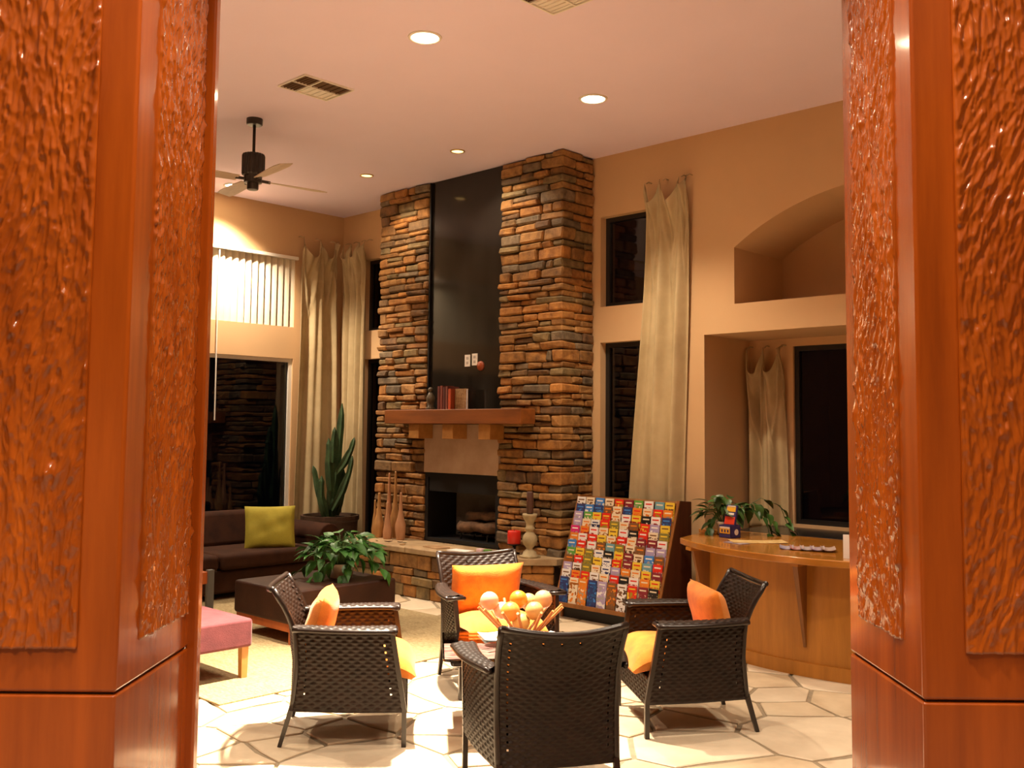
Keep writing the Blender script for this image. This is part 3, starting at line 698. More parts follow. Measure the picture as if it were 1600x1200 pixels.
cush = pillow(.54, .57, .17, 20, .32, 0, 3, .22).mesh('seat_cushion_mesh'); bpil = pillow(.52, .36, .15, 20, .42, .012, 5).mesh('back_cushion_mesh')
for me in (cush, bpil): me.materials.append(m_orange)
def at(x, y, rz, lx, ly, lz): c, s = math.cos(rz), math.sin(rz); return (x + lx*c - ly*s, y + lx*s + ly*c, lz)
for i, (x, y, dg, lab) in enumerate(CH):
    c = proto if i == 0 else copy_tree(proto); rz = math.radians(dg); c.location = (x, y, 0); c.rotation_euler = (0, 0, rz); tag(c, lab, 'armchair', 'wicker armchairs around the glass table')
    o = obj('seat_cushion', cush, m_orange, loc=at(x, y, rz, 0, .092, .40), rot=(math.radians(3), 0, rz), smooth=True)
    tag(o, 'orange seat cushion on the %s wicker armchair' % side[i], 'cushion', 'orange seat cushions')
    if i != 2 or True:
        o = obj('back_cushion', bpil, m_orange, loc=at(x, y, rz, (.0, .02, 0, 0)[i], -.165, (.60, .60, .565, .60)[i]), rot=(math.radians(75), 0, rz), smooth=True)
        tag(o, 'orange back cushion leaning in the %s wicker armchair' % side[i], 'cushion', 'orange back cushions')

# ------------------------------------------------------------------ glass table with red runner, bowl of balls
TX, TY, TR = -.07, 5.80, math.radians(5)
tb = thing('coffee_table', 'low glass-topped wicker table between the four armchairs', 'table', (TX, TY, 0), TR)
def rrect(hw, hh, r, n=6):
    out = []
    for cx, cy, a0 in ((hw-r, hh-r, 0), (-hw+r, hh-r, PI/2), (-hw+r, -hh+r, PI), (hw-r, -hh+r, 1.5*PI)):
        for k2 in range(n+1): an = a0 + PI/2*k2/n; out.append((cx + r*math.cos(an), cy + r*math.sin(an)))
    return out
a = MB(); a.prism(rrect(.38, .38, .05), .440, .450); obj('glass_top', a, m_tglass, tb)
a = MB()
for sx in (-1, 1):
    a.tube([(sx*.32, -.32, .42), (sx*.32, .32, .42)], .018, 8); a.tube([(-.32, sx*.32, .42), (.32, sx*.32, .42)], .018, 8)
obj('top_frame', a, m_frame, tb, smooth=True)
def tw_(s, tt): return ((s-.5)*.64, (tt-.5)*.64, .418)
obj('woven_tray', weave(tw_, 20, 20, .0025, .008), m_wicker, tb, smooth=True)
for sx in (-1, 1):
    for sy in (-1, 1):
        a = MB(); a.tube([(sx*.19, sy*.19, .42), (sx*.21, sy*.21, 0)], .019, 4, sq=True); obj('leg', a, m_frame, tb)
m_plaid = M('red_woven_runner', (.085,.002,.002), .8, c2=(.20,.13,.10), var=.1, scale=14, stretch=(1,2.5,1), detail=1, bump=.3, bscale=120)
a = MB(); P = [[(lerp(-.37, .37, i/20), lerp(-.36, .02, j/8), .4525 + .0025*math.sin(i*.9)*0) for j in range(9)] for i in range(21)]; a.grid(P)
rn = obj('table_runner', a, m_plaid, loc=(TX, TY, 0), rz=TR, solid=.003); tag(rn, 'red and white woven runner across the glass table', 'table runner')
def sheet(name, label, cat, loc, rz, w, h, mat, th=.004, group=None, curl=.0, tilt=0):
    a = MB(); n = 8
    A = [[(w*(i/n-.5), h*(j/4-.5), th + curl*(2*i/n-1)**2) for j in range(5)] for i in range(n+1)]; B = [[(p[0], p[1], p[2]-th) for p in r_] for r_ in A]
    a.grid(A); a.grid(B, flip=True)
    for i in range(n):
        a.add([A[i][0], A[i+1][0], B[i+1][0], B[i][0]], [(0,3,2,1)]); a.add([A[i][4], A[i+1][4], B[i+1][4], B[i][4]], [(0,1,2,3)])
    for j in range(4):
        a.add([A[0][j], A[0][j+1], B[0][j+1], B[0][j]], [(0,1,2,3)]); a.add([A[n][j], A[n][j+1], B[n][j+1], B[n][j]], [(0,3,2,1)])
    return tag(obj(name, a, mat, loc=loc, rot=(tilt, 0, rz)), label, cat, group)
sheet('leaflet', 'white leaflet on the glass table left of the bowl', 'leaflet', (-.17, 6.00, .452), .25, .13, .22, m_paper, .003, curl=.006)
sheet('leaflet', 'white leaflet on the glass table right of the bowl', 'leaflet', (.20, 6.02, .452), -.5, .14, .22, m_paper, .003, curl=.006)
BX, BY = .0, 5.78
bw = thing('stick_bowl', 'bowl of crossed wooden sticks holding decorative balls', 'bowl', (BX, BY, .455), 0)
m_stick = M('bamboo_stick', (.50,.22,.06), .4, c2=(.62,.32,.11), scale=4)
a = MB(); a.lathe([(1e-6, 0), (.085, 0), (.092, .008), (.088, .016), (1e-6, .014)], 24); obj('bowl_base', a, m_stick, bw, smooth=True)
stk = MB(); stk.tube([(0, 0, 0), (0, 0, .30)], .0085, 7); sme = stk.mesh('stick'); sme.materials.append(m_stick)
for k2 in range(14):
    an = 2*PI*k2/14 + .1*(k2 % 2); o = obj('stick', sme, m_stick, bw, loc=(.055*math.cos(an+.9), .055*math.sin(an+.9), .012)); o.rotation_euler = (0, math.radians(45), an)
balls = [(-.180, .03, .262, .055, (.66,.40,.27), 'pale pink ball, leftmost in the stick bowl'), (-.105, .05, .205, .050, (.70,.50,.38), 'whitish ball behind the front orange ball in the stick bowl'), (-.055, -.055, .218, .056, (.74,.30,.055), 'light orange ball at the front of the stick bowl'),
         (-.010, .035, .272, .053, (.72,.23,.02), 'bright orange ball at the top middle of the stick bowl'), (.050, .09, .250, .050, (.60,.40,.15), 'cream ball peeking out behind the others in the stick bowl'), (.083, -.05, .222, .053, (.55,.36,.13), 'khaki-cream ball at the front right of the stick bowl'),
         (.135, .045, .272, .054, (.64,.36,.18), 'peach ball, rightmost and high in the stick bowl'), (.006, -.045, .155, .052, (.58,.40,.13), 'yellowish ball low in the middle of the stick bowl')]
for (x, y, z, r, c, lab) in balls:
    a = MB(); a.sphere((0, 0, 0), r, 28, 18); tag(obj('decorative_ball', a, M('ball_glaze', c, .35, var=.06, scale=8), loc=(BX + x, BY + y, .435 + z), smooth=True), lab, 'ball', 'balls in the stick bowl')

# ------------------------------------------------------------------ ottomans, side table, sofa
po = roomthing('square_ottoman', 'mauve velvet ottoman on pale wooden legs by the left pillar', 'ottoman', -6.34, 3.29, 0)
a = MB(); a.box((-.38, -.38, .215), (.38, .38, .405)); obj('padded_body', a, m_pink, po, bevel=.022)
a = MB(); P = [[(x*.375, y*.375, .395 + .028*(1-abs(x)**4)*(1-abs(y)**4)) for y in np.linspace(-1, 1, 11)] for x in np.linspace(-1, 1, 11)]; a.grid(P); obj('seat_top', a, m_pink, po, smooth=True)
for sx in (-1, 1):
    for sy in (-1, 1):
        a = MB(); a.tube([(sx*.335, sy*.335, .22), (sx*.335, sy*.335, .011)], lambda q: .036 - .006*q, 4, sq=True); obj('leg', a, m_lwood, po)
bo = roomthing('leather_ottoman', 'large dark brown leather ottoman table carrying a green plant', 'ottoman', -7.0, 4.90, 0)
a = MB(); a.box((-.43, -.52, .165), (.43, .52, .43)); obj('padded_body', a, m_leather, bo, bevel=.025)
a = MB(); a.box((-.41, -.50, .105), (.41, .50, .166)); obj('base_rail', a, m_redwood, bo)
for sx in (-1, 1):
    for sy in (-1, 1):
        a = MB(); a.tube([(sx*.385, sy*.475, .12), (sx*.385, sy*.475, .011)], .034, 4, sq=True); obj('leg', a, m_redwood, bo)
st = roomthing('side_table', 'small orange wood and grey metal table just beside the left pillar', 'side table', -7.78, 3.98, 0)
a = MB(); a.box((-.25, -.25, .40), (.25, .22, .50)); obj('table_top', a, m_redwood, st, bevel=.006)
for sx in (-1, 1):
    for sy in (-1, 1):
        a = MB(); a.box((sx*.25-.025, sy*.235-.025, .011), (sx*.25+.025, sy*.235+.025, .515)); obj('leg', a, m_grey, st)
so = roomthing('sofa', 'dark brown velvet sofa with rolled arm under the left window', 'sofa', -9.22, 5.0, 0)
a = MB(); a.box((-.46, -1.42, .07), (.44, 1.42, .30)); obj('base', a, m_sofa, so, bevel=.03)
for y0, y1 in ((-1.15, -.01), (.01, 1.15)):
    a = MB(); a.box((-.28, y0, .30), (.50, y1, .455)); obj('seat_cushion', a, m_sofa, so, bevel=.05, seg=4)
    a = MB(); a.hexa([(-.46, y0, .30), (-.24, y0, .45), (-.24, y1, .45), (-.46, y1, .30), (-.52, y0, .80), (-.36, y0, .80), (-.36, y1, .80), (-.52, y1, .80)]); obj('back_cushion', a, m_sofa, so, bevel=.05, seg=4)
for sy in (-1, 1):
    a = MB(); a.box((-.46, sy*1.29-.13, .28), (.46, sy*1.29+.13, .54)); a.tube([(-.46, sy*1.29, .545), (.47, sy*1.29, .545)], .135, 20); obj('arm', a, m_sofa, so, bevel=.015)
    for sx in (-.38, .38):
        b1 = MB(); b1.tube([(sx, sy*1.3, .08), (sx, sy*1.3, .011)], .03, 8); obj('foot', b1, m_rackside, so)
lp = obj('throw_pillow', pillow(.52, .46, .17, 20, .45, 0, 8), m_lime, loc=W(-9.02, 5.72, .655), rot=(math.radians(72), 0, RZ + math.radians(62)), smooth=True)
tag(lp, 'lime green throw pillow at the end of the brown sofa', 'pillow')

# ------------------------------------------------------------------ plants
def leaf_mesh(name, mat, L_=.12, wd=.62, fold=.25, droop=.35):
    st_ = [(0, .02), (.10, .40), (.28, .52), (.5, .46), (.72, .29), (.88, .13), (1, .0)]; P = []
    for t, w in st_:
        z = -droop*L_*t*t
        P.append([(t*L_, -w*wd*L_, z + fold*w*wd*L_), (t*L_, -w*wd*L_*.5, z + fold*.6*w*wd*L_), (t*L_, 0, z), (t*L_, w*wd*L_*.5, z + fold*.6*w*wd*L_), (t*L_, w*wd*L_, z + fold*w*wd*L_)])
    a = MB(); a.grid(P); me = a.mesh(name); me.polygons.foreach_set('use_smooth', [True]*len(me.polygons)); me.materials.append(mat); return me
def foliage(t, n, rx, ry, h, z0, mat, seed, size, trail=(), flat=.6):
    r = random.Random(seed); lm = [leaf_mesh('leaf', mat, .13*size, .66, .22, .4), leaf_mesh('leaf', mat, .11*size, .60, .30, .55), leaf_mesh('leaf', mat, .15*size, .64, .18, .3)]; stems = MB()
    def put(p, an, pitch, sc):
        o = obj('leaf', r.choice(lm), mat, t, loc=p); o.rotation_euler = (r.uniform(-.35, .35), pitch, an); o.scale = (sc, sc, sc)
    for i in range(n):
        an = r.uniform(0, 2*PI); e = math.sqrt(r.uniform(.02, 1)); zz = z0 + h*(1 - e*e*flat)*r.uniform(.45, 1)
        p = (rx*e*math.cos(an), ry*e*math.sin(an), zz); put(p, an + r.uniform(-.7, .7), r.uniform(-.5, .7), r.uniform(.75, 1.2))
        stems.tube([(p[0]*.15, p[1]*.15, z0 - .03), (p[0]*.55, p[1]*.55, lerp(z0, zz, .75) + .02), p], .0028, 5)
    for path in trail:
        pts = [Vector(q) for q in path]; stems.tube(pts, .003, 5)
        for a_, b_ in zip(pts, pts[1:]):
            for q in range(2):
                p = a_.lerp(b_, (q+.5)/2); put(p, math.atan2((b_-a_).y, (b_-a_).x) + r.choice((-1, 1))*r.uniform(.4, 1.2), r.uniform(.2, 1.0), r.uniform(.8, 1.15))
        put(pts[-1], math.atan2((pts[-1]-pts[-2]).y, (pts[-1]-pts[-2]).x), .8, 1.1)
    obj('stems', stems, m_stem, t)
p1 = thing('potted_pothos', 'bushy green plant in a pot on the brown leather ottoman', 'plant', W(-6.90, 5.08, .43), 0)
a = MB(); a.lathe([(.075, 0), (.095, .01), (.115, .10), (.12, .125), (.108, .125), (.10, .09)], 24); obj('pot', a, m_pot, p1, smooth=True)
a = MB(); a.lathe([(1e-6, .105), (.106, .105)], 20); obj('soil', a, m_soil, p1)
foliage(p1, 130, .30, .27, .32, .12, m_leaf, 4, .95, trail=([(-.1, 0, .16), (-.25, -.05, .14), (-.38, -.10, .03), (-.46, -.14, .012)], [(.05, -.08, .16), (.1, -.2, .13), (.06, -.27, .03)], [(.12, 0, .17), (.28, -.02, .15), (.38, -.05, .06)], [(-.06, -.1, .15), (-.14, -.2, .10), (-.20, -.27, .02)]))
p2 = thing('potted_pothos', 'trailing green plant in a pot on the wooden counter', 'plant', W(-4.36, 7.08, .852), 0)
a = MB(); a.lathe([(.05, 0), (.062, .008), (.075, .09), (.078, .11), (.068, .11), (.06, .08)], 24); obj('pot', a, m_pot, p2, smooth=True)
a = MB(); a.lathe([(1e-6, .095), (.066, .095)], 20); obj('soil', a, m_soil, p2)
foliage(p2, 46, .22, .16, .22, .12, m_leaf2, 9, .80, trail=([(.05, 0, .15), (.18, 0, .25), (.29, -.02, .25), (.37, -.04, .15), (.41, -.05, .03)], [(.05, -.02, .15), (.22, -.03, .22), (.33, -.05, .12), (.34, -.08, .02)], [(-.05, 0, .15), (-.12, 0, .12), (-.14, -.02, .04)], [(.05, .02, .15), (.3, .03, .30), (.46, .02, .24), (.50, .0, .12), (.53, -.02, .03)], [(0, 0, .15), (-.04, 0, .28), (-.05, -.02, .33)]))
# cactus in a big planter
pc = roomthing('potted_cactus', 'tall branching cactus in a round brown planter in the corner', 'cactus', -9.72, 6.98, 0)
a = MB(); a.lathe([(.27, .0), (.30, .02), (.33, .60), (.345, .62), (.345, .67), (.315, .67), (.30, .60)], 32); obj('planter', a, m_planter, pc, smooth=False)
a = MB(); a.lathe([(1e-6, .63), (.312, .63)], 28); obj('soil', a, m_soil, pc)
def rib(pts, r0):
    a = MB(); N = 12; pts = [Vector(p) for p in pts]; path = []
    for i in range(len(pts)-1):
        for q in range(4): path.append(pts[i].lerp(pts[i+1], q/4))
    path.append(pts[-1]); n = 10; v = []; f = []
    for i, p in enumerate(path):
        t = i/(len(path)-1); r = r0*(.75 + .4*math.sin(PI*min(1, t*1.3 + .12)))*(1 if t < .9 else max(.12, (1-t)*9))
        d = (path[min(i+1, len(path)-1)] - path[max(i-1, 0)]).normalized(); e1 = d.cross(Vector((.3, 1, 0))).normalized(); e2 = d.cross(e1)
        for k2 in range(n): rr = r*(1 if k2 % 2 else .62); an = 2*PI*k2/n; v.append(p + (e1*math.cos(an) + e2*math.sin(an))*rr)
    for i in range(len(path)-1):
        for k2 in range(n): f.append((i*n+k2, (i+1)*n+k2, (i+1)*n+(k2+1) % n, i*n+(k2+1) % n))
    f.append(tuple(range(n))); f.append(tuple(reversed(range((len(path)-1)*n, len(path)*n)))); a.add(v, f); return a
def cac(*pp): return [((x-512)*.0078*.727 + dy*.4, (x-512)*.0078*.686 - dy, .69 + (800-y)*.0077) for x, y, dy in pp]
for pts, r in ((cac((512,806,0),(515,760,0),(522,700,0),(527,630,0)), .066), (cac((508,800,.05),(499,768,.06),(493,746,.06),(489,727,.06)), .046), (cac((518,795,.05),(533,765,.05),(543,737,.05),(548,711,.05)), .045), (cac((520,740,.02),(535,720,.03),(544,701,.03),(549,683,.03)), .045),
               (cac((515,765,.05),(512,722,.06),(512,684,.06)), .048), (cac((518,722,.06),(518,694,.06),(520,667,.05)), .038), (cac((512,804,.10),(506,775,.12),(507,742,.12)), .05), (cac((514,804,-.08),(520,770,-.1),(523,730,-.1)), .05)):
    obj('branch', rib(pts, r), m_cactus, pc)

# ------------------------------------------------------------------ hearth ornaments
for i, (u, v, h, r, m, lab) in enumerate(((-8.80, 6.93, .40, .042, m_club, 'short slim turned wooden bottle, leftmost on the hearth'), (-8.64, 6.86, .49, .060, m_club, 'round-bellied turned wooden bottle, second from the left on the hearth'), (-8.585, 6.955, .71, .052, m_club2, 'tall reddish turned wooden bottle at the back left of the hearth group'), (-8.47, 6.95, .73, .050, m_club, 'tallest yellowish turned wooden bottle at the back of the hearth group'), (-8.45, 6.83, .40, .058, m_club2, 'cone-shaped pale turned wooden bottle at the front of the hearth group'), (-8.29, 6.88, .51, .058, m_club2, 'pinkish turned wooden bottle with thin neck, rightmost of the hearth group'))):
    cone = i in (0, 4)
    prof = [(r*.75, 0), (r*.8, .01), (r*(.86 if cone else 1.0), h*.2), (r*(.72 if cone else 1.0), h*.32), (r*.62, h*.46), (r*.40, h*.6), (r*.30, h*.75), (r*.24, h*.97), (r*.20, h), (1e-6, h)]
    t = MB(); t.lathe(prof, 20); tag(obj('turned_bottle', t, m, loc=W(u, v, hz), smooth=True), lab, 'bottle', 'turned wooden bottles on the hearth')
t = roomthing('pillar_candle', 'red pillar candle on a low stand at the right of the firebox', 'candle', -6.63, 6.93, hz)
a = MB(); a.lathe([(.055, 0), (.06, .008), (.018, .02), (.016, .075), (.065, .088), (.068, .096), (1e-6, .094)], 24); obj('stand', a, m_iron, t, smooth=True)
a = MB(); a.lathe([(.062, .096), (.065, .10), (.065, .215), (.060, .222), (.04, .215), (1e-6, .212)], 28); obj('wax', a, m_red, t, smooth=True)
a = MB(); a.tube([(0, 0, .21), (.002, 0, .235)], .002, 5); obj('wick', a, m_dark, t)
t = roomthing('candlestick', 'pale carved stone candlestick at the right end of the hearth', 'candlestick', -6.33, 6.83, hz)
a = MB(); a.lathe([(.085, 0), (.085, .02), (.068, .03), (.06, .055), (.035, .075), (.03, .09), (.058, .12), (.072, .165), (.062, .205), (.038, .235), (.032, .25), (.045, .262), (.048, .275), (.036, .29), (.034, .32), (.058, .36), (.066, .38), (.07, .395), (.07, .41), (1e-6, .405)], 24); obj('stem', a, m_cstone, t, smooth=True)
a = MB(); a.box((-.075, -.075, .0), (.075, .075, .022)); obj('foot', a, m_cstone, t, bevel=.004)
cd = MB(); cd.lathe([(.030, 0), (.032, .004), (.032, .20), (.028, .206), (1e-6, .203)], 20); tag(obj('candle', cd, m_bwax, loc=W(-6.33, 6.83, hz + .411), smooth=True), 'dark brown candle standing on the pale stone candlestick', 'candle')
sheet('magazine', 'white magazine lying on the hearth before the firebox', 'magazine', W(-7.10, 6.66, hz + .001), RZ + .1, .24, .14, m_paper, .012)
sheet('magazine', 'brown booklet lying on the hearth left of the white magazine', 'magazine', W(-7.50, 6.70, hz + .001), RZ - .15, .26, .16, M('booklet_cover', (.35,.18,.08), .5, c2=(.5,.32,.16), scale=8), .008)
for i, (u, c, lab) in enumerate(((-6.86, (.75,.55,.62), 'small pink box on the hearth near the candle'), (-6.76, (.12,.32,.05), 'small green box on the hearth near the candle'))):
    a = MB(); a.box((-.035, -.025, 0), (.035, .025, .045)); tag(obj('small_box', a, M('box_card', c, .5), loc=W(u, 6.70, hz + .001), rz=RZ + .1, bevel=.003), lab, 'box')
for i in range(7):
    u, v = random.uniform(-8.55, -7.85), random.uniform(6.58, 6.74); a = MB(); L_ = random.uniform(.06, .10)
    P = [[(L_*(s-.5), L_*.22*math.sin(PI*s)*q, .004 + .010*abs(s-.5)) for q in (-1, 0, 1)] for s in np.linspace(.03, .97, 7)]; a.grid(P)
    tag(obj('dried_pod', a, random.choice((m_club, m_cstone, m_bwax)), loc=W(u, v, hz + .002), rz=random.uniform(0, 6), solid=.004), 'dried leaf pod scattered on the hearth before the wooden bottles', 'dried pod', 'dried pods on the hearth')

# ------------------------------------------------------------------ brochure rack
RU0, RU1 = -5.967, -4.83
rk = roomthing('brochure_rack', 'tilted wooden brochure rack between chimney and counter', 'rack', RU0, 6.80, 0); RWd = RU1 - RU0
slope = .319/.94
for x in (0, RWd - .022):
    a = MB(); poly = [(-.015, .10), (.0, .0), (.49, .0), (.49, 1.09), (.30, 1.10), (.0, .165)]
    poly = [(-.02, .12), (.06, .12), (.06, .0), (.49, .0), (.49, 1.085), (.318, 1.10), (-.02, .16)]
    n = len(poly); a.add([(x, p[0], p[1]) for p in poly] + [(x + .022, p[0], p[1]) for p in poly], [tuple(reversed(range(n))), tuple(range(n, 2*n))] + [(i, (i+1) % n, n + (i+1) % n, n+i) for i in range(n)])
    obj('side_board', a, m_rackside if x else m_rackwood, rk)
    a = MB(); a.hexa([(x-.002, -.032, .12), (x+.024, -.032, .12), (x+.024, -.018, .12), (x-.002, -.018, .12), (x-.002, .306, 1.10), (x+.024, .306, 1.10), (x+.024, .32, 1.10), (x-.002, .32, 1.10)]); obj('edge_strip', a, m_rackwood, rk)
a = MB(); a.box((.022, .30, 1.055), (RWd-.022, .49, 1.078)); obj('top_board', a, m_rackwood, rk)
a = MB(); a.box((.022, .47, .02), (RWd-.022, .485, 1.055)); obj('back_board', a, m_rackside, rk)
a = MB(); a.box((.022, -.022, .115), (RWd-.022, .46, .135)); a.box((.022, -.034, .115), (RWd-.022, -.02, .150)); obj('bottom_board', a, m_rackwood, rk)
a = MB(); a.box((.022, .08, 0), (RWd-.022, .10, .115)); obj('toe_board', a, m_fblack, rk)
rows, cols = 12, 10
m_acr = M('tier_strip', (.16,.06,.014), .5)
for k2 in range(rows):
    s = .142 + .0645*k2; y = -.008 + (s - .135)*slope; a = MB(); a.box((.024, y - .004, s - .006), (RWd-.024, y + .022, s)); obj('tier', a, m_acr, rk)
def brochure_mat(name, c1, c2, thr):
    m = bpy.data.materials.new(name); m.use_nodes = True; nt = m.node_tree; N = nt.nodes; L = nt.links; b = N['Principled BSDF']; b.inputs['Roughness'].default_value = .35
    tc = N.new('ShaderNodeTexCoord'); sp = N.new('ShaderNodeSeparateXYZ'); L.new(tc.outputs['Object'], sp.inputs[0])
    oi = N.new('ShaderNodeObjectInfo'); cb = N.new('ShaderNodeCombineXYZ'); ad = N.new('ShaderNodeVectorMath'); ad.operation = 'ADD'
    mu = N.new('ShaderNodeMath'); mu.operation = 'MULTIPLY'; mu.inputs[1].default_value = 50; L.new(oi.outputs['Random'], mu.inputs[0]); L.new(mu.outputs[0], cb.inputs[1])
    L.new(tc.outputs['Object'], ad.inputs[0]); L.new(cb.outputs[0], ad.inputs[1])
    nz = N.new('ShaderNodeTexNoise'); nz.inputs['Scale'].default_value = 26; nz.inputs['Detail'].default_value = 2; L.new(ad.outputs[0], nz.inputs['Vector'])
    rp = N.new('ShaderNodeValToRGB'); rp.color_ramp.interpolation = 'CONSTANT'; e = rp.color_ramp.elements; e[0].position = 0; e[0].color = (*[x*.45 for x in c2], 1); e[1].position = .43; e[1].color = (*c1, 1); q = e.new(.60); q.color = (*c2, 1)
    L.new(nz.outputs['Fac'], rp.inputs[0])
    # plain title band near the top of the cover
    gt = N.new('ShaderNodeMath'); gt.operation = 'GREATER_THAN'; gt.inputs[1].default_value = thr; L.new(sp.outputs['Z'], gt.inputs[0])
    mx = N.new('ShaderNodeMix'); mx.data_type = 'RGBA'; L.new(gt.outputs[0], mx.inputs[0]); L.new(rp.outputs[0], mx.inputs[6]); mx.inputs[7].default_value = (*c1, 1)
    # lines of small print across the band
    wv = N.new('ShaderNodeMath'); wv.operation = 'COMPARE'; wv.inputs[1].default_value = .206; wv.inputs[2].default_value = .006; L.new(sp.outputs['Z'], wv.inputs[0])
    ab = N.new('ShaderNodeMath'); ab.operation = 'ABSOLUTE'; L.new(sp.outputs['X'], ab.inputs[0]); lt = N.new('ShaderNodeMath'); lt.operation = 'LESS_THAN'; lt.inputs[1].default_value = .034; L.new(ab.outputs[0], lt.inputs[0])
    an = N.new('ShaderNodeMath'); an.operation = 'MULTIPLY'; L.new(wv.outputs[0], an.inputs[0]); L.new(lt.outputs[0], an.inputs[1])
    m2 = N.new('ShaderNodeMix'); m2.data_type = 'RGBA'; L.new(an.outputs[0], m2.inputs[0]); L.new(mx.outputs[2], m2.inputs[6]); m2.inputs[7].default_value = (*c2, 1)
    L.new(m2.outputs[2], b.inputs['Base Color']); return m
WH_, CR, RD, OR, YE, GN, BL, NV, PU, BK, OL, MA, PK, TL, BRN = (.72,.68,.66), (.70,.58,.42), (.62,.025,.012), (.68,.20,.02), (.70,.48,.04), (.10,.30,.05), (.05,.20,.55), (.03,.04,.14), (.20,.12,.30), (.015,.013,.013), (.20,.17,.04), (.20,.02,.03), (.55,.02,.16), (.14,.30,.36), (.18,.08,.03)
KIND = [('white', WH_, RD), ('white', WH_, NV), ('white', WH_, BRN), ('cream', CR, BRN), ('cream', CR, OR), ('red', RD, YE), ('red', RD, WH_), ('orange', OR, CR), ('orange', OR, RD), ('yellow', YE, BRN), ('yellow', YE, RD), ('green', GN, CR), ('blue', BL, WH_), ('navy', NV, BL), ('lavender', (.36,.28,.46), WH_), ('black', BK, CR), ('olive', OL, YE), ('maroon', MA, CR), ('magenta', PK, WH_), ('teal', TL, CR), ('brown', BRN, OR)]
KM = [brochure_mat('brochure_%s_%s' % (k2[0], 'abcdefghijklmnopqrstu'[i]), k2[1], k2[2], random.choice((.178, .186, .19))) for i, k2 in enumerate(KIND)]
idx = {}
for i, k2 in enumerate(KIND): idx.setdefault(k2[0], []).append(i)
LAY = ['white cream blue cream red maroon green white teal yellow', 'navy blue navy brown cream navy orange cream red orange', 'lavender green yellow red cream white yellow black white navy', 'lavender cream white red olive cream brown red lavender yellow',
       'magenta orange white cream yellow white black red cream olive', 'orange white red yellow cream red cream maroon maroon white', 'blue red white brown teal olive cream brown lavender lavender', 'green yellow olive white black yellow maroon cream blue brown',
       'brown red olive yellow white red maroon yellow teal red', 'lavender white olive cream white lavender orange cream yellow maroon', 'white orange red white cream red black white orange yellow', 'navy cream orange navy lavender brown white red maroon black']
bme_ = MB(); bme_.chbox((-.049, -.004, 0), (.049, .004, .232), .0012); 
ORD = ['first', 'second', 'third', 'fourth', 'fifth', 'sixth', 'seventh', 'eighth', 'ninth', 'tenth', 'eleventh', 'twelfth']
base_me = {}
lean = math.radians(7.5)
for rr in range(rows):
    names = LAY[rr].split(); k2 = rows - 1 - rr; s = .142 + .0645*k2; y = -.004 + (s - .135)*slope
    for c in range(cols):
        kk = random.choice(idx[names[c]])
        if kk not in base_me: me = bme_.mesh('brochure'); me.materials.append(KM[kk]); base_me[kk] = me
        o = obj('brochure', base_me[kk], KM[kk]); x = .075 + c*(RWd - .15)/(cols - 1)
        lx, ly = RU0 + x + random.uniform(-.004, .004), 6.80 + y + .004
        o.location = W(lx, ly, s + .001); o.rotation_euler = (-lean, random.uniform(-.02, .02), RZ)
        rowname = 'bottom' if rr == rows-1 else 'top' if rr == 0 else ORD[rr]
        tag(o, '%s brochure in the rack, %s row%s, %s from the left' % (names[c], rowname, '' if rr in (0, rows-1) else ' from the top', ORD[c]), 'brochure', 'brochures in the rack')

# ------------------------------------------------------------------ reception counter
CC = -3.36
def arc(v0, R, ua, ub, n=26): return [(lerp(ua, ub, i/n), v0 + R - math.sqrt(R*R - (lerp(ua, ub, i/n) - CC)**2)) for i in range(n+1)]
ct = roomthing('reception_counter', 'bow-fronted honey-coloured wooden counter with wedge brackets', 'counter', CC, 6.44, 0)
def loc_(poly): return [(p[0]-CC, p[1]-6.44) for p in poly]
f0 = arc(6.437, 1.95, -4.44, -2.28)
a = MB(); a.prism(loc_(f0 + [(-2.28, 7.40), (-4.44, 7.40)]), .0, .80); obj('front_body', a, m_counter, ct)
f1 = arc(6.417, 1.97, -4.455, -2.265)
a = MB(); a.prism(loc_(f1 + [(p[0], p[1] + .03) for p in reversed(f1)]), 0, .095); obj('base_board', a, m_counter, ct)
f2 = arc(6.195, 1.72, -4.50, -2.20)
a = MB(); a.prism(loc_(f2 + [(-2.20, 7.47), (-4.60, 7.47), (-4.60, 7.05)]), .80, .85); obj('counter_top', a, m_ctop, ct, bevel=.008)
a = MB(); a.box((-4.60-CC, 7.05-6.44, .852), (-4.42-CC, 7.20-6.44, .885)); obj('end_block', a, m_ctop, ct, bevel=.004)
for ub in (-4.25, -3.325, -2.45):
    v0 = 6.437 + 1.95 - math.sqrt(1.95**2 - (ub-CC)**2); an = math.asin((ub - CC)/1.95)
    a = MB(); a.hexa([(-.010, -.010, .20), (.010, -.010, .20), (.010, .01, .20), (-.010, .01, .20), (-.019, -.15, .80), (.019, -.15, .80), (.019, .01, .80), (-.019, .01, .80)]); obj('bracket', a, m_rackwood, ct, loc=(ub-CC, v0-6.44, 0), rz=an)  # darker wood than the counter, putting shade into the bracket colour
    a = MB(); a.box((-.04, -.18, .775), (.04, .01, .80)); obj('bracket_cap', a, m_counter, ct, loc=(ub-CC, v0-6.44, 0), rz=an)
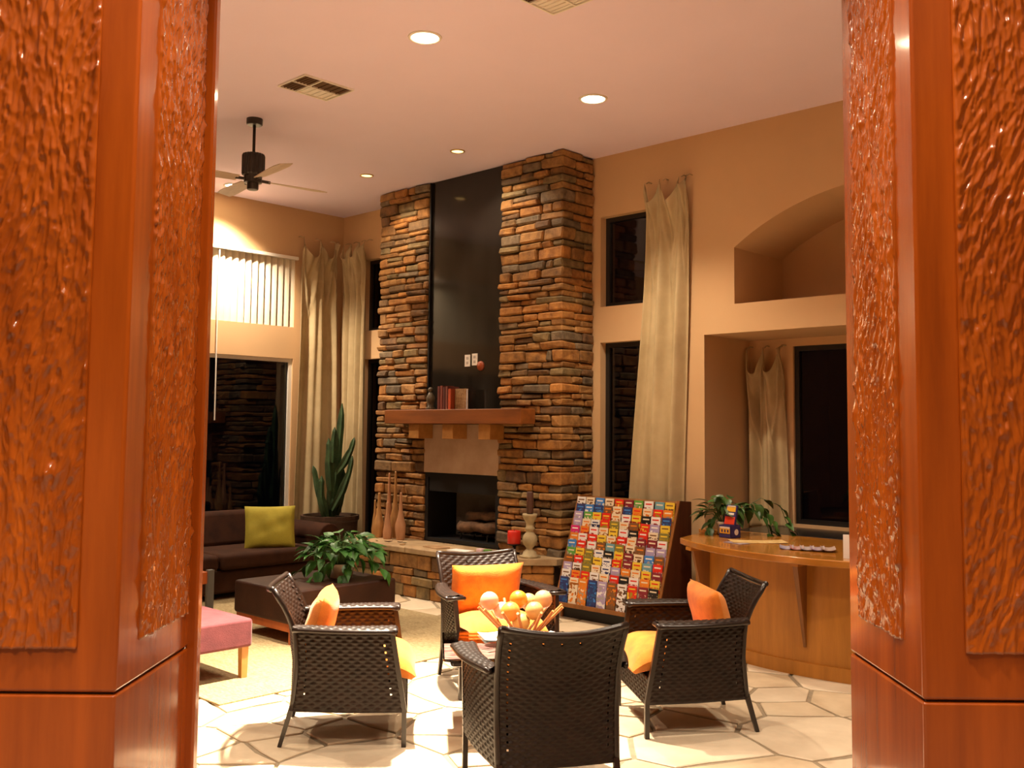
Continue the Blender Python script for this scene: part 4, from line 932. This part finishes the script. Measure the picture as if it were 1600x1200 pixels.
# things on the counter
ds = roomthing('leaflet_display', 'blue and yellow cardboard leaflet dispenser on the counter', 'display stand', -4.235, 6.93, .851, -.15)
m_dblue = M('display_blue', (.035,.03,.14), .4); m_dyel = M('display_yellow', (.78,.42,.03), .4); m_dred = M('display_red', (.70,.05,.015), .4); m_dwh = M('display_white', (.75,.68,.60), .5)
a = MB(); a.box((-.06, -.05, 0), (.06, -.044, .10)); a.box((-.06, -.05, 0), (-.054, .07, .10)); a.box((.054, -.05, 0), (.06, .07, .10)); a.box((-.06, .064, 0), (.06, .07, .10)); a.box((-.06, -.05, 0), (.06, .07, .005)); obj('box_front', a, m_dblue, ds)
a = MB(); a.hexa([(-.055, -.02, .01), (.055, -.02, .01), (.055, .0, .01), (-.055, .0, .01), (-.055, .04, .255), (.055, .04, .255), (.055, .055, .255), (-.055, .055, .255)]); obj('leaflet_pack', a, m_dblue, ds)
def onp(z0, z1, w, mat, nm):
    f = lambda z: -.02 + (z-.01)/.245*.06 - .002
    a = MB(); a.hexa([(-w, f(z0), z0), (w, f(z0), z0), (w, f(z0)+.004, z0), (-w, f(z0)+.004, z0), (-w, f(z1), z1), (w, f(z1), z1), (w, f(z1)+.004, z1), (-w, f(z1)+.004, z1)]); return obj(nm, a, mat, ds)
onp(.205, .245, .045, m_dyel, 'yellow_mark'); onp(.238, .252, .04, m_dwh, 'white_mark'); onp(.105, .165, .050, m_dred, 'red_mark'); onp(.178, .196, .035, m_dwh, 'title_strip')
a = MB(); a.box((-.052, -.052, .035), (.052, -.0495, .075)); obj('yellow_mark', a, m_dyel, ds); a = MB(); a.box((-.052, -.0523, .075), (.052, -.0495, .088)); obj('white_mark', a, m_dwh, ds)
for x in (-.034, -.004, .026):
    a = MB(); a.box((x, -.0535, .045), (x + .014, -.0518, .066)); obj('letter_mark', a, m_dblue, ds)
a = MB(); a.lathe([(1e-6, .002), (.024, .002), (.024, 0)], 18); o = obj('round_mark', a, m_dwh, ds); o.location = (.0595, .02, .045); o.rotation_euler = (0, PI/2, 0)
sheet('brochure_map', 'yellow printed map sheet lying on the counter', 'map', W(-3.90, 6.80, .851), RZ + .75, .42, .20, M('map_print', (.62,.34,.06), .5, c2=(.78,.60,.30), scale=16), .004, curl=.006)
sheet('leaflet', 'bluish leaflet on the counter beside the yellow map', 'leaflet', W(-3.98, 6.62, .851), RZ - .2, .18, .10, M('leaflet_blue', (.22,.20,.30), .4, c2=(.5,.42,.44), scale=20), .004)
for i in range(5):
    sheet('fanned_brochure', 'striped %s brochure of the fanned row on the counter, %s from the plant' % (('blue', 'red', 'grey', 'violet', 'brown')[i], ORD[i]), 'brochure', W(-3.56 + i*.075, 6.62 + .012*i, .851 + .003*i), RZ + .5, .10, .20, M('fan_print', ((.20,.20,.40), (.45,.08,.07), (.35,.32,.36), (.30,.20,.36), (.36,.2,.12))[i], .4, c2=(.6,.5,.48), scale=25), .004, 'fanned brochures on the counter', curl=.012)
a = MB(); a.box((0, 0, 0), (.12, .006, .16)); sgn = obj('sign_holder', a, m_paper, loc=W(-3.005, 6.37, .851), rz=RZ + .25); tag(sgn, 'thin white upright card holder on the counter at the right pillar', 'sign holder')
# black cabinet in the niche
bc = roomthing('black_cabinet', 'low black cabinet in the square niche behind the counter', 'cabinet', -4.62, 7.62, 0)
a = MB(); a.box((.03, .03, .0), (1.30, .62, .80)); obj('body', a, m_fblack, bc, bevel=.004)
a = MB(); a.box((0, 0, .80), (1.33, .655, .835)); obj('top', a, m_blackgl, bc, bevel=.004)
